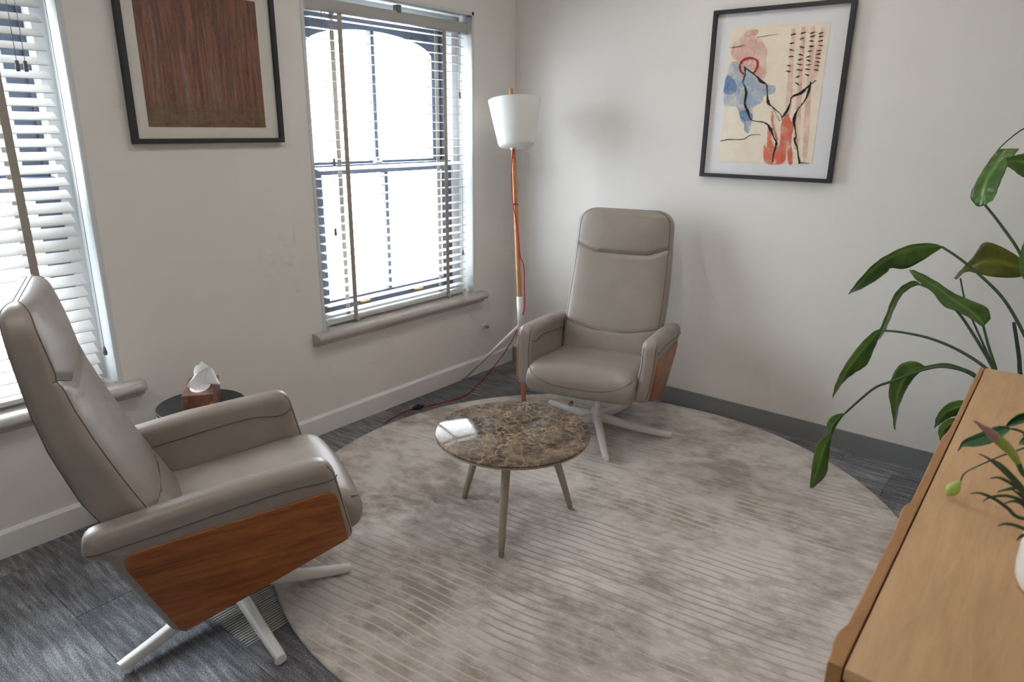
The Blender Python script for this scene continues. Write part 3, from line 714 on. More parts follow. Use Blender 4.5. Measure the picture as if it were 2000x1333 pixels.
# ------------------------------------------------------------------ stool with tissue box
sx, sy, SZ = -2.185, -0.275, 0.45
stool = thing('drum_stool', 'small round stool with black top and striped white side', 'stool', (sx, sy, 0.0))
lathe('body', [(0.0, 0.0), (0.150, 0.0), (0.160, 0.01), (0.168, 0.10), (0.170, 0.22), (0.163, 0.36), (0.151, SZ-0.012), (0.0, SZ-0.012)], M['ceramic'], stool, (sx, sy, 0), seg=60)
lathe('top', [(0.0, SZ-0.012), (0.154, SZ-0.012), (0.1545, SZ-0.002), (0.152, SZ), (0.0, SZ)], M['stooltop'], stool, (sx, sy, 0), seg=60)
sp = [(0.1515, SZ-0.02), (0.1645, 0.36), (0.1712, 0.22), (0.1692, 0.10), (0.1625, 0.03)]
for i in range(26):
    a = 2*math.pi*i/26; R = []
    for r, z in spline([(p[0], p[1]) for p in sp], 12):
        da = 0.0045/r*(0.7+0.5*math.sin(i*2.3))
        R.append([(sx+(r+e)*math.cos(a+k*da), sy+(r+e)*math.sin(a+k*da), z) for k, e in ((-1, -0.001), (1, -0.001), (1, 0.001), (-1, 0.001))])
    V, F = rings(R); mk('stripe', V, F, M['blackstripe'], stool, smooth=False, org=loc_of(stool))
zt = SZ+0.088
cor = [at_z(x, y, zt)[:2] for x, y in ((357.5, 775), (420.6, 769.6), (424, 732.5), (364, 737.7))]
bc = np.mean(cor, axis=0); ang = math.atan2(cor[1][1]-cor[0][1], cor[1][0]-cor[0][0])
tb = thing('tissue_box', 'brown bokeh patterned tissue box on the black stool', 'tissue box', (bc[0], bc[1], SZ), ang)
def boxmat():
    t = NT('bokeh_tissue_carton'); v = t.coord('Object')
    vo = t.new('ShaderNodeTexVoronoi', Scale=42.0); t.link(v, vo.inputs['Vector'])
    spot = t.ramp(vo.outputs['Distance'], [(0.30, (1, 1, 1, 1)), (0.34, (0, 0, 0, 1))])
    sep = t.new('ShaderNodeSeparateColor'); t.link(vo.outputs['Color'], sep.inputs[0])
    base = t.ramp(t.noise(v, 16, 3), [(0.35, lin(96, 62, 50)), (0.65, lin(136, 100, 86))])
    dots = t.ramp(sep.outputs[0], [(0.0, lin(150, 112, 92)), (0.6, lin(176, 140, 120)), (0.86, lin(226, 150, 60)), (1.0, lin(190, 158, 138))], 'CONSTANT')
    gate = t.math('MULTIPLY', spot, t.math('GREATER_THAN', sep.outputs[1], 0.45))
    return t.set(t.mix(t.math('MULTIPLY', gate, 0.6), base, dots), 0.45, 0.4)
M['carton'] = boxmat()
link('carton', box_mesh('carton', (-0.051, -0.099, 0.0), (0.051, 0.099, 0.088), 0.0012, 1), M['carton'], tb)
ov = [(0.034*math.cos(q), -0.012+0.062*math.sin(q)) for q in np.linspace(0, 2*math.pi, 40, endpoint=False)]
mk('slot', [(x, y, z) for z in (0.0884, 0.0890) for x, y in ov], [tuple(range(40)), tuple(range(79, 39, -1))]+[(i, (i+1) % 40, 40+(i+1) % 40, 40+i) for i in range(40)], M['tissue'], tb, smooth=False)
def tissue():
    V, F = [], []; n, m = 26, 22
    for i in range(n):
        for j in range(m):
            s = i/(n-1); t = j/(m-1)*2-1
            w = 0.020+0.045*math.sin(s*math.pi*0.62)
            x = t*w*(0.9-0.2*s)+0.034*s*s; y = -0.012+0.028*math.sin(t*2.2+s*1.5)*(1-0.2*s)-0.035*s*t*t+0.014*math.sin(5*t+1)
            z = 0.089+0.066*s*(1-0.42*t*t)-0.030*s*s*max(0, t)**1.5+0.010*math.sin(3.2*t+4*s)*s
            V.append((x, y, z))
            if i and j: F.append(((i-1)*m+j-1, (i-1)*m+j, i*m+j, i*m+j-1))
    o = mk('tissue_sheet', V, F, M['tissue'], tb)
    md = o.modifiers.new('thick', 'SOLIDIFY'); md.thickness = 0.0006
    for k, (dx, dy, h, rot) in enumerate(((-0.004, 0.02, 0.075, 0.9),)):
        V2 = []
        for i in range(n):
            for j in range(m):
                s = i/(n-1); t = j/(m-1)*2-1; w = (0.012+0.022*math.sin(s*math.pi*0.7))
                x0 = t*w+0.012*s; y0 = dy+0.012*math.cos(2.5*t)*(1-s); z0 = 0.089+h*s*(1-0.2*t*t)+0.004*math.sin(6*t)*s
                V2.append((x0*math.cos(rot)-(y0-dy)*math.sin(rot)+dx, x0*math.sin(rot)+(y0-dy)*math.cos(rot)+dy, z0))
        o2 = mk('tissue_sheet', V2, F, M['tissue'], tb); md = o2.modifiers.new('thick', 'SOLIDIFY'); md.thickness = 0.0006
tissue()

# ------------------------------------------------------------------ framed pictures
def forest_print():
    t = NT('woodland_colour_field_print'); v = t.coord('Object', (1, 1, 0.05)); v0 = t.coord('Object')
    s1 = t.noise(v, 58, 3, 0.55, 0.1); s2 = t.noise(v, 130, 3, 0.7); sp = t.noise(v0, 160, 3, 0.7)
    c = t.ramp(s1, [(0.32, lin(56, 42, 46)), (0.40, lin(112, 62, 54)), (0.47, lin(84, 54, 54)), (0.54, lin(150, 86, 60)), (0.61, lin(110, 78, 70)), (0.66, lin(140, 144, 152)), (0.72, lin(104, 62, 60))])
    c = t.mix(0.35, c, t.ramp(s2, [(0.38, lin(58, 40, 42)), (0.62, lin(170, 114, 84))]))
    sx_ = t.new('ShaderNodeSeparateXYZ'); t.link(v0, sx_.inputs[0])
    low = t.ramp(t.math('ADD', sx_.outputs['Z'], t.math('MULTIPLY', t.noise(v0, 9, 3), 0.10)), [(0.10, (1, 1, 1, 1)), (0.165, (0, 0, 0, 1))])
    g = t.ramp(t.noise(t.coord('Object', (1, 1, 3)), 26, 4), [(0.3, lin(74, 62, 44)), (0.5, lin(112, 84, 54)), (0.7, lin(104, 104, 74))])
    c = t.mix(t.math('MULTIPLY', low, 0.75), c, g)
    c = t.mix(0.25, c, t.ramp(sp, [(0.3, lin(40, 30, 30)), (0.7, lin(170, 130, 110))]))
    return t.set(c, 0.6, 0.3)
M['forest'] = forest_print()
ax0, ax1, az0, az1 = -2.181, -1.570, 1.373, 1.962
pa = thing('framed_picture', 'black framed square print of rust brown vertical streaks between the windows', 'picture', ((ax0+ax1)/2, 0.0, az0))
def frame_parts(root, O, U, Wd, Nn, w, h, fw, dep, mat):
    """four mitred bars, local O = lower corner, U/Wd = along width/height, Nn = out of the wall"""
    O, U, Wd, Nn = map(np.array, (O, U, Wd, Nn)); C = [(0, 0), (w, 0), (w, h), (0, h)]; I = [(fw, fw), (w-fw, fw), (w-fw, h-fw), (fw, h-fw)]
    for i in range(4):
        j = (i+1) % 4; V = []
        for d in (0.0, dep):
            for p in (C[i], C[j], I[j], I[i]): V.append(O+U*p[0]+Wd*p[1]+Nn*d)
        mk('frame_bar', V, [(0, 1, 2, 3), (4, 7, 6, 5), (0, 4, 5, 1), (1, 5, 6, 2), (2, 6, 7, 3), (3, 7, 4, 0)], mat, root, smooth=False, org=loc_of(root))
W_, H2 = ax1-ax0, az1-az0
frame_parts(pa, (ax0, -0.001, az0), (1, 0, 0), (0, 0, 1), (0, -1, 0), W_, H2, 0.018, 0.026, M['frame'])
boxes('mat_board', [((ax0+0.01, -0.012, az0+0.01), (ax1-0.01, -0.004, az1-0.01))], M['matwarm'], pa)
o = boxes('print', [((-0.2355, -0.0135, 0.0), (0.2355, -0.0115, 0.470))], M['forest']); o.parent = pa; o.location = (-1.881-(ax0+ax1)/2, 0, 1.432-az0)
boxes('glass', [((ax0+0.012, -0.021, az0+0.012), (ax1-0.012, -0.019, az1-0.012))], M['picglass'], pa)

py0, py1, pz0, pz1 = -1.803, -1.192, 1.224, 1.966
pb = thing('framed_picture', 'black framed abstract watercolour with red ring and blue wash', 'picture', (0.0, (py0+py1)/2, pz0))
frame_parts(pb, (-0.001, py1, pz0), (0, -1, 0), (0, 0, 1), (-1, 0, 0), py1-py0, pz1-pz0, 0.017, 0.030, M['frame'])
boxes('mat_board', [((-0.012, py0+0.008, pz0+0.008), (-0.004, py1-0.008, pz1-0.008))], M['mat'], pb)
SHX = -0.0132
cor = [at_x(1340+x/3.508, y/3.508, SHX) for x, y in ((307, 188), (992, 148), (858, 1128), (222, 1108))]
M['paper'] = plain('cream_art_paper', lin(236, 224, 204), 0.85, 0.1, 0.04, 30)
V = [(SHX+d, c[1], c[2]) for d in (0, 0.0014) for c in cor]
mk('paper_sheet', V, [(0, 1, 2, 3), (7, 6, 5, 4), (0, 4, 5, 1), (1, 5, 6, 2), (2, 6, 7, 3), (3, 7, 4, 0)], M['paper'], pb, smooth=False, org=loc_of(pb))
def wash(name, col, alpha, scale=18):
    t = NT(name); v = t.coord('Object'); n = t.noise(v, scale, 5, 0.6, 0.5)
    c = t.ramp(n, [(0.3, tuple(x*0.9 for x in col[:3])+(1,)), (0.7, col)])
    t.set(c, 0.85, 0.1); tr = t.new('ShaderNodeBsdfTransparent'); mx = t.new('ShaderNodeMixShader')
    t.link(t.ramp(n, [(0.30, (min(1, alpha*1.9),)*3+(1,)), (0.70, (alpha*0.35,)*3+(1,))]), mx.inputs[0]); t.link(tr.outputs[0], mx.inputs[1]); t.link(t.b.outputs[0], mx.inputs[2])
    t.link(mx.outputs[0], t.out.inputs['Surface']); return t.m
M['wpink'] = wash('pink_wash', lin(236, 178, 170), 0.34); M['wblue'] = wash('blue_wash', lin(162, 190, 222), 0.42); M['wblue2'] = wash('deep_blue_wash', lin(104, 148, 208), 0.42)
M['wred'] = wash('coral_wash', lin(236, 112, 84), 0.55, 26); M['wpale'] = wash('pale_pink_stripe', lin(244, 176, 160), 0.26)
M['ink'] = plain('black_ink', lin(34, 32, 36), 0.7, 0.2, 0.1, 60); M['ringred'] = plain('red_ring_paint', lin(176, 34, 36), 0.7, 0.2, 0.15, 200)
lay = [SHX-0.0003]
def art(pts): return [at_x(1340+x/3.508, y/3.508, lay[0]) for x, y in pts]
def blob(name, pts, mat, n=70, jit=4.0):
    lay[0] -= 0.00012
    P = spline(pts, n, True); P = [(p[0]+jit*noise.noise((p[0]*.05, p[1]*.05, 3.3)), p[1]+jit*noise.noise((p[0]*.05, p[1]*.05, 8.1))) for p in P]
    plane_poly(name, art(P), mat, pb, loc_of(pb))
def stroke_vf(pts, wd, n=40):
    P = spline(pts, n); P = np.array([(p[0]+2.5*noise.noise((p[0]*.06, p[1]*.06, 1.3)), p[1]+2.5*noise.noise((p[0]*.06, p[1]*.06, 6.1))) for p in P])
    T = np.gradient(P, axis=0); T /= np.linalg.norm(T, axis=1)[:, None]+1e-9; N = np.c_[-T[:, 1], T[:, 0]]
    w = 0.72*np.interp(np.linspace(0, 1, n), np.linspace(0, 1, len(wd)), wd); w = w*(1+0.5*np.array([noise.noise((p[0]*.08, p[1]*.08, 2.0)) for p in P]))
    L = art(P+N*w[:, None]); R_ = art(P-N*w[:, None]); V = L+R_
    return V, [(i, i+1, n+i+1, n+i) for i in range(n-1)]
def stroke(name, L, mat):
    lay[0] -= 0.00012; V, F = [], []
    for pts, wd in L:
        v, f = stroke_vf(pts, wd, max(6, 9*len(pts))); k = len(V); V += v; F += [tuple(q+k for q in g) for g in f]
    mk(name, V, F, mat, pb, smooth=False, org=loc_of(pb))
blob('pink_wash', [(420, 215), (470, 200), (497, 212), (480, 245), (520, 280), (556, 350), (548, 420), (552, 490), (525, 545), (470, 500), (400, 450), (330, 410), (306, 370), (325, 300), (370, 260)], M['wpink'])
blob('pink_wash', [(420, 208), (465, 202), (497, 212), (480, 240), (420, 250), (395, 244)], M['wpink'], 40, 2)
blob('blue_wash', [(330, 420), (400, 455), (450, 490), (500, 545), (560, 580), (612, 590), (600, 640), (530, 660), (520, 700), (460, 740), (455, 800), (430, 910), (395, 890), (400, 850), (378, 830), (350, 740), (300, 730), (260, 720), (262, 620), (280, 520), (300, 450)], M['wblue'])
blob('blue_wash', [(280, 520), (320, 540), (345, 590), (330, 640), (262, 640), (264, 580)], M['wblue2'], 40, 3)
blob('blue_wash', [(365, 765), (420, 760), (460, 800), (440, 825), (400, 830), (378, 812)], M['wblue2'], 40, 3)
for x0, y0, x1, y1 in ((735, 195, 700, 760), (802, 190, 755, 980), (868, 188, 812, 1060), (932, 182, 880, 520)):
    lay[0] -= 0.00005; blob('pale_stripe', [(x0, y0), (x0+14, y0+30), ((x0+x1)/2+16, (y0+y1)/2), (x1+18, y1), (x1-16, y1), ((x0+x1)/2-16, (y0+y1)/2), (x0-12, y0+30)], M['wpale'], 50, 3)
blob('coral_wash', [(560, 870), (580, 900), (600, 1000), (640, 990), (650, 860), (690, 780), (720, 830), (738, 850), (722, 960), (730, 1110), (700, 1118), (690, 1010), (665, 1115), (540, 1115), (535, 990), (550, 1010)], M['wred'], 110, 3)
stroke('coral_stroke', [([(593, 760), (590, 830), (605, 900), (625, 960)], [9, 13, 12, 10])], M['wred'])
stroke('red_ring', [([(405, 515), (376, 490), (368, 450), (392, 412), (440, 398), (482, 412), (490, 450), (470, 490), (452, 500)], [8, 10, 10, 9])], M['ringred'])
stroke('ink_line', [([(400, 455), (405, 510), (388, 560), (405, 600), (412, 650), (402, 710), (425, 770), (440, 815), (470, 830), (540, 842), (575, 880), (600, 940), (618, 980), (600, 1050), (592, 1112)], [6, 5, 4, 6, 13, 7, 14, 5, 3, 5, 14, 5, 10, 6, 4]),
                    ([(402, 460), (440, 490), (480, 520), (510, 555), (550, 580), (556, 640), (562, 700), (580, 725), (610, 750), (650, 790), (660, 830)], [4, 6, 5, 15, 5, 5, 14, 6, 3, 3, 3]),
                    ([(890, 550), (850, 580), (790, 635), (725, 665), (712, 710), (690, 760), (658, 805)], [2, 4, 15, 6, 4, 12, 4]),
                    ([(855, 560), (835, 640), (805, 700), (765, 750), (740, 815), (745, 880), (755, 930), (742, 960), (760, 1010), (768, 1070), (780, 1122)], [4, 12, 4, 5, 15, 5, 4, 12, 5, 6, 12]),
                    ([(298, 328), (350, 322), (400, 312)], [2, 3, 2]), ([(490, 256), (560, 244), (625, 236)], [2, 2, 1]),
                    ([(235, 968), (290, 956), (390, 955), (440, 926), (510, 924)], [3, 4, 3, 3, 2]), ([(590, 730), (620, 790), (640, 830)], [2, 2, 2])], M['ink'])
ticks = []
xs_ = ((718, 750, 236, -16), (704, 742, 296, -10), (706, 738, 342, 14), (698, 736, 388, -2), (688, 716, 450, 2), (684, 718, 489, 0), (782, 820, 226, -14), (778, 810, 264, -12), (776, 812, 324, 8), (768, 802, 376, 12), (766, 798, 408, -8), (758, 796, 442, 10), (756, 794, 480, 4), (750, 784, 526, -18), (746, 776, 574, 24), (848, 884, 224, -16), (848, 884, 248, -14), (842, 876, 282, 4), (842, 878, 317, 0), (832, 866, 350, -10), (822, 854, 388, -10), (824, 852, 414, 10), (822, 856, 444, -10), (814, 848, 474, 8), (816, 842, 514, 14), (908, 942, 226, -14), (906, 942, 250, -8), (906, 938, 280, -6), (908, 938, 312, 4), (898, 930, 346, 2), (890, 924, 372, -10), (888, 922, 398, 6), (884, 916, 424, 2), (882, 914, 450, 4), (876, 908, 480, 4))
for a0, a1, yy, sl_ in xs_: ticks.append(([(a0, yy-sl_*0.4), ((a0+a1)/2, yy), (a1, yy+sl_*0.4)], [3, 6, 3]))
stroke('ink_tick', ticks, M['ink'])
stroke('signature', [([(788, 1120), (794, 1112), (800, 1122), (806, 1113), (812, 1121), (820, 1114), (828, 1121), (842, 1118)], [2, 2, 2, 2])], M['ink'])
boxes('glass', [((-0.023, py0+0.012, pz0+0.012), (-0.021, py1-0.012, pz1-0.012))], M['picglass'], pb)

# ------------------------------------------------------------------ oak sideboard
X0, X1, YF, YB, ZT = -2.448, -0.828, -2.5445, -2.972, 0.75
sb = thing('sideboard', 'oak topped sideboard with wavy oak door fronts at the right edge', 'sideboard', ((X0+X1)/2, (YF+YB)/2, 0.0))
tb_ = box('top', (X0, YB, ZT-0.020), (X1, YF, ZT), M['oaktop'], sb, 0.002)
boxes('side_panel', [((X0+0.004, YB, 0.14), (X0+0.024, YF-0.004, ZT-0.020))], M['whitecab'], sb)
boxes('side_panel', [((X1-0.024, YB, 0.14), (X1-0.004, YF-0.004, ZT-0.020))], M['whitecab'], sb)
boxes('carcass', [((X0+0.024, YB, 0.14), (X1-0.024, YF-0.006, 0.16)), ((X0+0.024, YB, 0.16), (X1-0.024, YB+0.012, ZT-0.02)), ((X0+0.55, YB+0.012, 0.16), (X0+0.57, YF-0.006, ZT-0.02)), ((X0+1.09, YB+0.012, 0.16), (X0+1.11, YF-0.006, ZT-0.02))], M['whitecab'], sb)
knots = [(-0.83, 0.013), (-1.20, 0.0125), (-1.36, 0.0115), (-1.44, 0.013), (-1.50, 0.0185), (-1.62, 0.0185), (-1.86, 0.0165), (-1.885, 0.0165), (-1.915, 0.0235), (-1.94, 0.0245), (-2.02, 0.0195), (-2.30, 0.0185), (-2.345, 0.0185), (-2.372, 0.0245), (-2.40, 0.0250), (-2.43, 0.0205), (-2.45, 0.0195)]
kx = np.array([k[0] for k in knots])[::-1]; kt = np.array([k[1] for k in knots])[::-1]
bnd = [X1, -1.362, -1.905, X0]
for i in range(3):
    a, b = bnd[i]-0.0012, bnd[i+1]+0.0012
    R = []
    for x in np.linspace(a, b, 60):
        t = np.interp(x, kx, kt); yb = YF+0.003; yf = YF+0.002+t
        R.append([(x, yb, 0.145), (x, yf, 0.145), (x, yf, ZT-0.002), (x, yf-0.002, ZT-0.0005), (x, yb+0.001, ZT-0.0005), (x, yb, ZT-0.0015)])
    V, F = rings(R); o = mk('door', V, F, M['oakedge'], sb, org=loc_of(sb)); o.data.set_sharp_from_angle(angle=math.radians(35))
for x in (X0+0.12, X1-0.12):
    for y in (YB+0.06, YF-0.06):
        tube('leg', [(x, y, 0.142), (x, y, 0.0)], [0.018, 0.013], M['oakpole'], sb, 16)

# ------------------------------------------------------------------ plants
def blade(name, L, mid, R, mat, root, n=28, m=9, pleat=0.0012, sag=0.0):
    """leaf blade between two edge curves and a midrib curve, all 3-D"""
    L, mid, R = spline(L, n), spline(mid, n), spline(R, n); V, F, A = [], [], []
    nrm = np.cross(R-L, np.gradient(mid, axis=0)); nrm /= np.linalg.norm(nrm, axis=1)[:, None]+1e-9
    for i in range(n):
        for j in range(m):
            t = j/(m-1)*2-1; e = (L[i] if t < 0 else R[i]); p = mid[i]+(e-mid[i])*abs(t)
            p = p+nrm[i]*(pleat*math.sin(i*1.9+abs(t)*2)*abs(t)+sag*(abs(t)-t*t))
            V.append(p); A.append(math.exp(-(t/0.10)**2)+0.16*max(0, math.sin(i*2.6+abs(t)*3)))
            if i and j: F.append(((i-1)*m+j-1, (i-1)*m+j, i*m+j, i*m+j-1))
    o = mk(name, V, F, mat, root, org=loc_of(root))
    at = o.data.attributes.new('vein', 'FLOAT', 'POINT'); at.data.foreach_set('value', A)
    md = o.modifiers.new('thickness', 'SOLIDIFY'); md.thickness = 0.0008; md.offset = 0
    return o
def q6(pts, x0, x1=None):
    x1 = x0 if x1 is None else x1; n = len(pts)
    return [at_x(1540+p[0]/1.802, 240+p[1]/1.802, (p[2] if len(p) > 2 else x0+(x1-x0)*i/max(1, n-1))) for i, p in enumerate(pts)]
PB = np.array([-0.40, -2.70, 0.0])
plant = thing('potted_strelitzia', 'tall potted plant with broad arching green leaves behind the sideboard', 'plant', tuple(PB))
lathe('pot', [(0.0, 0.0), (0.115, 0.0), (0.125, 0.006), (0.150, 0.26), (0.150, 0.27), (0.140, 0.27), (0.134, 0.235), (0.0, 0.235)], M['basket'], plant, PB, seg=40)
lathe('soil', [(0.0, 0.245), (0.08, 0.242), (0.136, 0.237)], M['soil'], plant, PB, seg=30)
def root_pt(k): a = k*2.399; return PB+np.array([0.045*math.cos(a), 0.045*math.sin(a), 0.235])
def leaf(L, mid, R, xt, xb, stem, sx_, mat='leaf', smat='stem', edge=0.03, k=0, r=(0.0068, 0.0056, 0.0042), pleat=0.0012):
    """tip depth xt, base depth xb; the two edges fall away from the midrib by `edge`"""
    if L is not None:
        blade('leaf', q6(L, xt-edge*0.2, xb), q6(mid, xt, xb), q6(R, xt+edge, xb+edge*0.15), M[mat], plant, pleat=pleat)
    S = q6(stem, sx_[0], sx_[1]); base = root_pt(k)
    P = list(S)+[S[-1]*0.35+base*0.65+np.array([0, 0, 0.03]), base]
    tube('stem', spline(P, 44)[::-1], list(r), M[smat], plant, 9)
leaf([(210, 605), (240, 562), (300, 497), (360, 458), (430, 429), (500, 424), (540, 434)], [(210, 605), (252, 562), (310, 505), (370, 466), (430, 442), (495, 433), (540, 437)], [(210, 605), (280, 573), (345, 528), (360, 512), (412, 514), (470, 486), (540, 440)], -0.42, -0.36,
     [(540, 437), (600, 476), (680, 542), (760, 625), (829, 745), (870, 850)], (-0.36, -0.40), k=1, edge=0.05)
leaf([(425, 517), (455, 524), (520, 558), (580, 598), (640, 624), (700, 652), (712, 690)], [(425, 517), (465, 543), (530, 585), (585, 625), (635, 662), (668, 695), (686, 718)], [(425, 517), (445, 548), (505, 596), (545, 645), (592, 664), (640, 690), (684, 720)], -0.45, -0.40,
     [(686, 716), (705, 790), (728, 862), (745, 940)], (-0.40, -0.40), k=2, edge=-0.04)
leaf([(305, 775), (318, 735), (342, 678), (368, 612), (400, 574), (440, 556), (466, 568)], [(305, 775), (325, 740), (347, 690), (372, 628), (402, 588), (440, 566), (466, 570)], [(305, 775), (334, 745), (355, 700), (380, 640), (404, 602), (440, 577), (466, 572)], -0.33, -0.30,
     [(466, 570), (530, 600), (595, 665), (650, 745), (718, 860), (745, 930)], (-0.30, -0.37), k=3, edge=0.06)
leaf([(155, 970), (165, 920), (200, 850), (250, 782), (300, 735), (328, 727)], [(155, 970), (178, 920), (215, 862), (262, 800), (303, 748), (328, 731)], [(155, 970), (192, 916), (232, 882), (275, 853), (300, 800), (328, 735)], -0.50, -0.42,
     [(328, 731), (400, 738), (500, 760), (600, 802), (692, 862), (740, 920)], (-0.42, -0.42), k=4, edge=0.04)
leaf([(372, 1082), (364, 1020), (352, 950), (366, 890), (395, 850), (440, 839), (482, 857)], [(374, 1082), (376, 1020), (385, 960), (402, 915), (425, 882), (455, 866), (482, 860)], [(376, 1080), (388, 1005), (412, 945), (430, 915), (445, 895), (465, 876), (482, 863)], -0.42, -0.40,
     [(482, 860), (550, 850), (610, 866), (660, 892), (720, 960)], (-0.40, -0.42), k=5, edge=0.05)
tipx = float(at_z(1583, 952, 0.034)[0])
leaf([(75, 1286), (84, 1200), (100, 1130), (142, 1095), (134, 1060), (158, 1031), (200, 1022)], [(80, 1286), (105, 1215), (122, 1155), (144, 1105), (152, 1075), (172, 1045), (200, 1022)], [(90, 1284), (132, 1240), (141, 1188), (150, 1115), (164, 1076), (180, 1050), (200, 1024)], tipx, -0.44,
     [(200, 1022), (260, 968), (310, 930), (365, 910), (480, 868), (560, 860), (650, 890), (725, 975)], (-0.44, -0.42), k=6, edge=0.03)
leaf([(690, 290), (664, 294), (640, 258), (664, 200), (700, 142), (738, 92)], [(690, 290), (688, 262), (692, 225), (712, 175), (740, 130), (775, 91)], [(690, 290), (722, 268), (741, 222), (768, 160), (796, 112), (813, 91)], -0.30, -0.24,
     [(690, 288), (740, 350), (815, 460), (870, 600), (890, 760)], (-0.30, -0.36), k=7, edge=-0.04, pleat=0.0018)
leaf([(765, 122), (800, 114), (850, 104), (930, 100), (1010, 130)], [(768, 138), (800, 135), (850, 140), (930, 150), (1010, 150)], [(766, 150), (790, 166), (829, 192), (920, 205), (1010, 170)], -0.40, -0.40,
     [(1010, 150), (1010, 300), (960, 520), (900, 760)], (-0.40, -0.40), k=8, edge=0.05)
leaf([(583, 546), (608, 516), (650, 470), (685, 423), (735, 430), (792, 460), (838, 492)], [(586, 550), (620, 520), (655, 505), (700, 490), (745, 492), (795, 505), (838, 515)], [(590, 553), (625, 525), (660, 530), (715, 542), (770, 546), (815, 543), (838, 532)], -0.16, -0.14,
     [(838, 515), (870, 560), (885, 680), (880, 800)], (-0.14, -0.30), 'leafb', 'stem', -0.03, 9)
leaf([(829, 418), (816, 455), (810, 492), (818, 536), (850, 570), (890, 560)], [(829, 418), (828, 460), (832, 500), (845, 530), (866, 550), (890, 560)], [(829, 418), (850, 450), (875, 490), (885, 520), (890, 545), (890, 560)], -0.34, -0.34,
     [(890, 560), (895, 660), (885, 800)], (-0.34, -0.36), k=10, edge=0.03)
leaf([(514, 1078), (519, 1040), (545, 1001), (580, 981), (640, 978), (700, 1000)], [(515, 1076), (530, 1045), (560, 1018), (600, 1003), (650, 1000), (700, 1002)], [(516, 1074), (540, 1056), (570, 1038), (610, 1028), (660, 1020), (700, 1004)], -0.42, -0.36,
     [(700, 1002), (760, 1010), (800, 1040)], (-0.36, -0.40), k=11, edge=0.04)
leaf([(535, 1122), (526, 1085), (540, 1058), (575, 1040), (640, 1040), (690, 1060)], [(538, 1122), (545, 1090), (562, 1066), (590, 1055), (640, 1055), (690, 1062)], [(542, 1122), (560, 1100), (585, 1080), (610, 1072), (650, 1070), (690, 1064)], -0.44, -0.38,
     [(690, 1062), (760, 1060), (800, 1070)], (-0.38, -0.40), k=12, edge=0.04)
leaf(None, None, None, 0, 0, [(605, 548), (620, 620), (650, 700), (690, 790), (720, 862), (745, 940)], (-0.18, -0.38), smat='stemd', k=13, r=(0.005, 0.004, 0.003))
leaf(None, None, None, 0, 0, [(740, 92), (780, 55), (829, 20), (900, -10), (960, 80), (950, 350), (900, 700)], (-0.24, -0.36), k=14, r=(0.005, 0.0035, 0.002))
leaf(None, None, None, 0, 0, [(793, 703), (802, 760), (812, 830), (818, 900)], (-0.44, -0.42), smat='stemd', k=15, r=(0.008, 0.007, 0.0055))

def q7(pts, x): return [at_x(1800+p[0]/6.665, 780+p[1]/6.665, (p[2] if len(p) > 2 else x)) for p in pts]
LB = np.array([-1.70, -2.865, ZT])
lily = thing('potted_peace_lily', 'peace lily with dark leaves and a drooping pale green bud on the sideboard', 'plant', tuple(LB))
lathe('pot', [(0.0, 0.0), (0.055, 0.0), (0.058, 0.004), (0.070, 0.11), (0.066, 0.11), (0.062, 0.09), (0.0, 0.09)], M['ceramic'], lily, LB, seg=36)
lathe('soil', [(0.0, 0.096), (0.063, 0.092)], M['soil'], lily, LB, seg=24)
lt = LB+np.array([0, 0, 0.09])
bt = at_z(1848.5, 969.5, ZT+0.004); bxs = bt[0]
blade('leaf', q7([(470, 665), (535, 545), (640, 487), (780, 428), (900, 378), (1000, 348), (1100, 352), (1165, 384)], bxs), q7([(472, 672), (560, 590), (680, 550), (800, 515), (900, 480), (1000, 440), (1090, 405), (1165, 385)], bxs), q7([(478, 680), (545, 618), (660, 622), (800, 602), (900, 576), (1000, 525), (1090, 460), (1165, 388)], bxs-0.02), M['leafl'], lily, m=7, pleat=0.0004)
tube('stem', spline(q7([(1165, 385), (1250, 405), (1333, 440), (1500, 540)], bxs)+[lt+np.array([-0.01, 0.02, 0.05]), lt], 30)[::-1], [0.0028, 0.0018], M['stem'], lily, 8)
blade('leaf', q7([(1100, 340), (1160, 268), (1250, 204), (1333, 178), (1480, 160), (1600, 200)], bxs), q7([(1102, 355), (1180, 300), (1260, 262), (1340, 238), (1480, 215), (1600, 220)], bxs+0.01), q7([(1108, 366), (1200, 346), (1280, 326), (1350, 306), (1480, 270), (1600, 235)], bxs-0.015), M['leafl'], lily, m=7, pleat=0.0004)
tube('stem', spline(q7([(1600, 220), (1700, 320), (1750, 480)], bxs)+[lt], 24)[::-1], [0.0028, 0.0018], M['stem'], lily, 8)
blade('leaf', q7([(1262, 588), (1300, 520), (1360, 480), (1480, 450), (1600, 470)], bxs+0.03), q7([(1263, 588), (1310, 548), (1370, 520), (1480, 500), (1600, 500)], bxs+0.03), q7([(1264, 588), (1320, 592), (1380, 590), (1480, 570), (1600, 520)], bxs+0.01), M['leafl'], lily, m=7, pleat=0.0004)
tube('stem', spline(q7([(1600, 500), (1700, 560)], bxs+0.02)+[lt], 20)[::-1], [0.0028, 0.0018], M['stem'], lily, 8)
bstem = q7([(510, 1065), (535, 1000), (590, 945), (700, 888), (900, 798), (1100, 718), (1333, 638), (1550, 560)], bxs)+[lt+np.array([0.0, 0.01, 0.03]), lt]
tube('flower_stem', spline(bstem, 60)[::-1], [0.0026, 0.0016, 0.0014, 0.0014], M['stem'], lily, 8)
b0 = bt; b1 = at_x(1800+512/6.665, 780+1062/6.665, bxs); bd = b1-b0
tube('bud', [b0+bd*t for t in np.linspace(0, 1, 12)], [0.0008, 0.0045, 0.008, 0.0108, 0.0125, 0.0125, 0.011, 0.0085, 0.006, 0.0035, 0.0018], M['bud'], lily, 14)

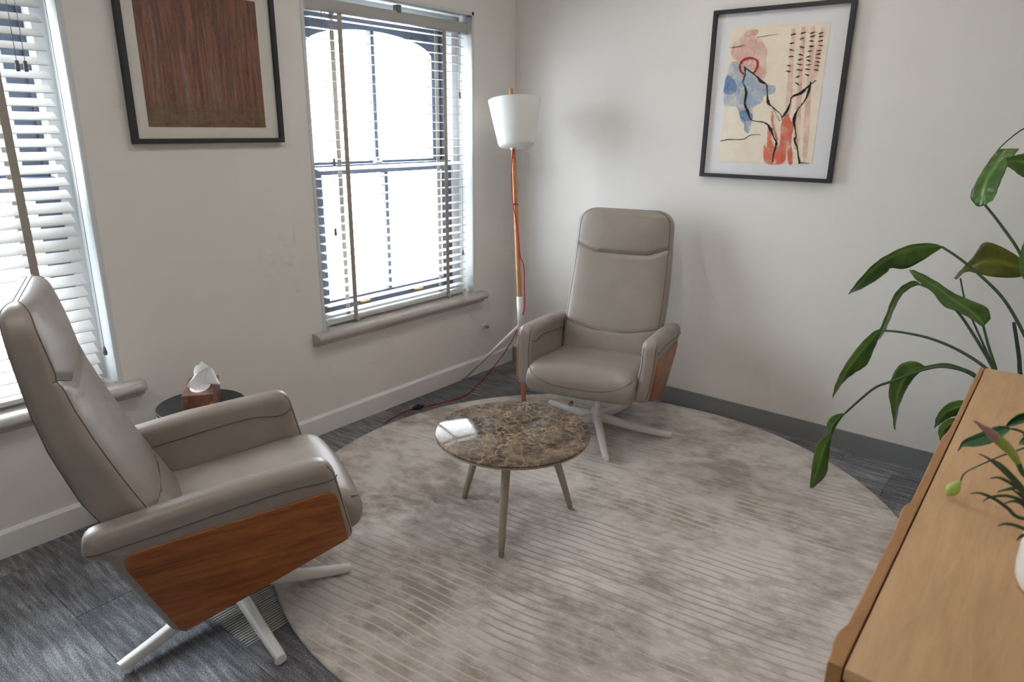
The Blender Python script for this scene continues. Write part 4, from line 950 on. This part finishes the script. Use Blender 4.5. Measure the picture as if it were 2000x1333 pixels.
GB = np.array([-2.06, -2.776, ZT])
gp = thing('potted_grass_plant', 'thin bladed plant in a white ceramic pot at the sideboard near end', 'plant', tuple(GB))
lathe('pot', [(0.0, 0.0), (0.056, 0.0), (0.066, 0.005), (0.072, 0.018), (0.0735, 0.04), (0.0725, 0.115), (0.070, 0.12), (0.067, 0.115), (0.066, 0.095), (0.0, 0.095)], M['ceramic'], gp, GB, seg=44)
lathe('soil', [(0.0, 0.10), (0.066, 0.097)], M['soil'], gp, GB, seg=24)
gx = -2.13; gt = GB+np.array([-0.01, 0.03, 0.097])
G = [[(745, 712), (860, 770), (1000, 880), (1150, 1025), (1300, 1180), (1420, 1320)], [(895, 1032), (1000, 1022), (1110, 1068), (1250, 1160), (1400, 1300)], [(635, 1230), (740, 1222), (860, 1258), (990, 1325), (1120, 1420), (1333, 1560)],
     [(800, 1335), (880, 1285), (1040, 1258), (1180, 1276), (1300, 1320), (1420, 1400)], [(985, 1210), (1100, 1180), (1250, 1162), (1400, 1250)], [(850, 768), (1000, 830), (1150, 965), (1290, 1120), (1420, 1290)],
     [(988, 1655), (1080, 1625), (1200, 1640), (1333, 1690), (1450, 1750)], [(1235, 1845), (1280, 1800), (1340, 1770), (1450, 1780)], [(1180, 1180), (1260, 1230), (1333, 1290), (1440, 1400)], [(1040, 1380), (1180, 1330), (1300, 1360), (1420, 1460)]]
for i, g in enumerate(G):
    dx = 0.02*((i*37 % 7)/3-1); P = q7(g, gx+dx); a = i*2.4
    P = spline(P+[gt+np.array([0.02*math.cos(a), 0.02*math.sin(a), 0.04]), gt+np.array([0.015*math.cos(a), 0.015*math.sin(a), 0])], 40)
    up = np.array([0, 0, 1.0]); T = np.gradient(P, axis=0); N = np.cross(T, CAM-P); N /= np.linalg.norm(N, axis=1)[:, None]+1e-9
    w = np.interp(np.linspace(0, 1, 40), [0, 0.25, 0.7, 1], [0.0004, 0.0022, 0.0026, 0.0018])[:, None]
    blade('blade', P+N*w, P+np.array([0, 0, -0.0008]), P-N*w, M['grass'], gp, n=40, m=3, pleat=0)
S1 = q7([(1333, 980), (1260, 840), (1180, 710), (1100, 620), (1010, 540)], gx+0.05); S0 = [gt, gt+np.array([0.01, 0.0, 0.05]), at_x(2040, 960, gx+0.045)]
fs = tube('flower_stem', spline(S0+S1[:3], 30), [0.003, 0.0035, 0.0045], M['stem'], gp, 10)
tube('spathe', spline(S1[1:]+q7([(960, 500)], gx+0.05), 24), [0.0042, 0.0068, 0.0078, 0.008, 0.0062], M['spathe'], gp, 12)
tube('withered_bract', spline(q7([(985, 530), (930, 470), (860, 410), (800, 370), (740, 320), (680, 284)], gx+0.05), 24), [0.0074, 0.0080, 0.0066, 0.0052, 0.0036, 0.0022, 0.0008], M['bract'], gp, 10)
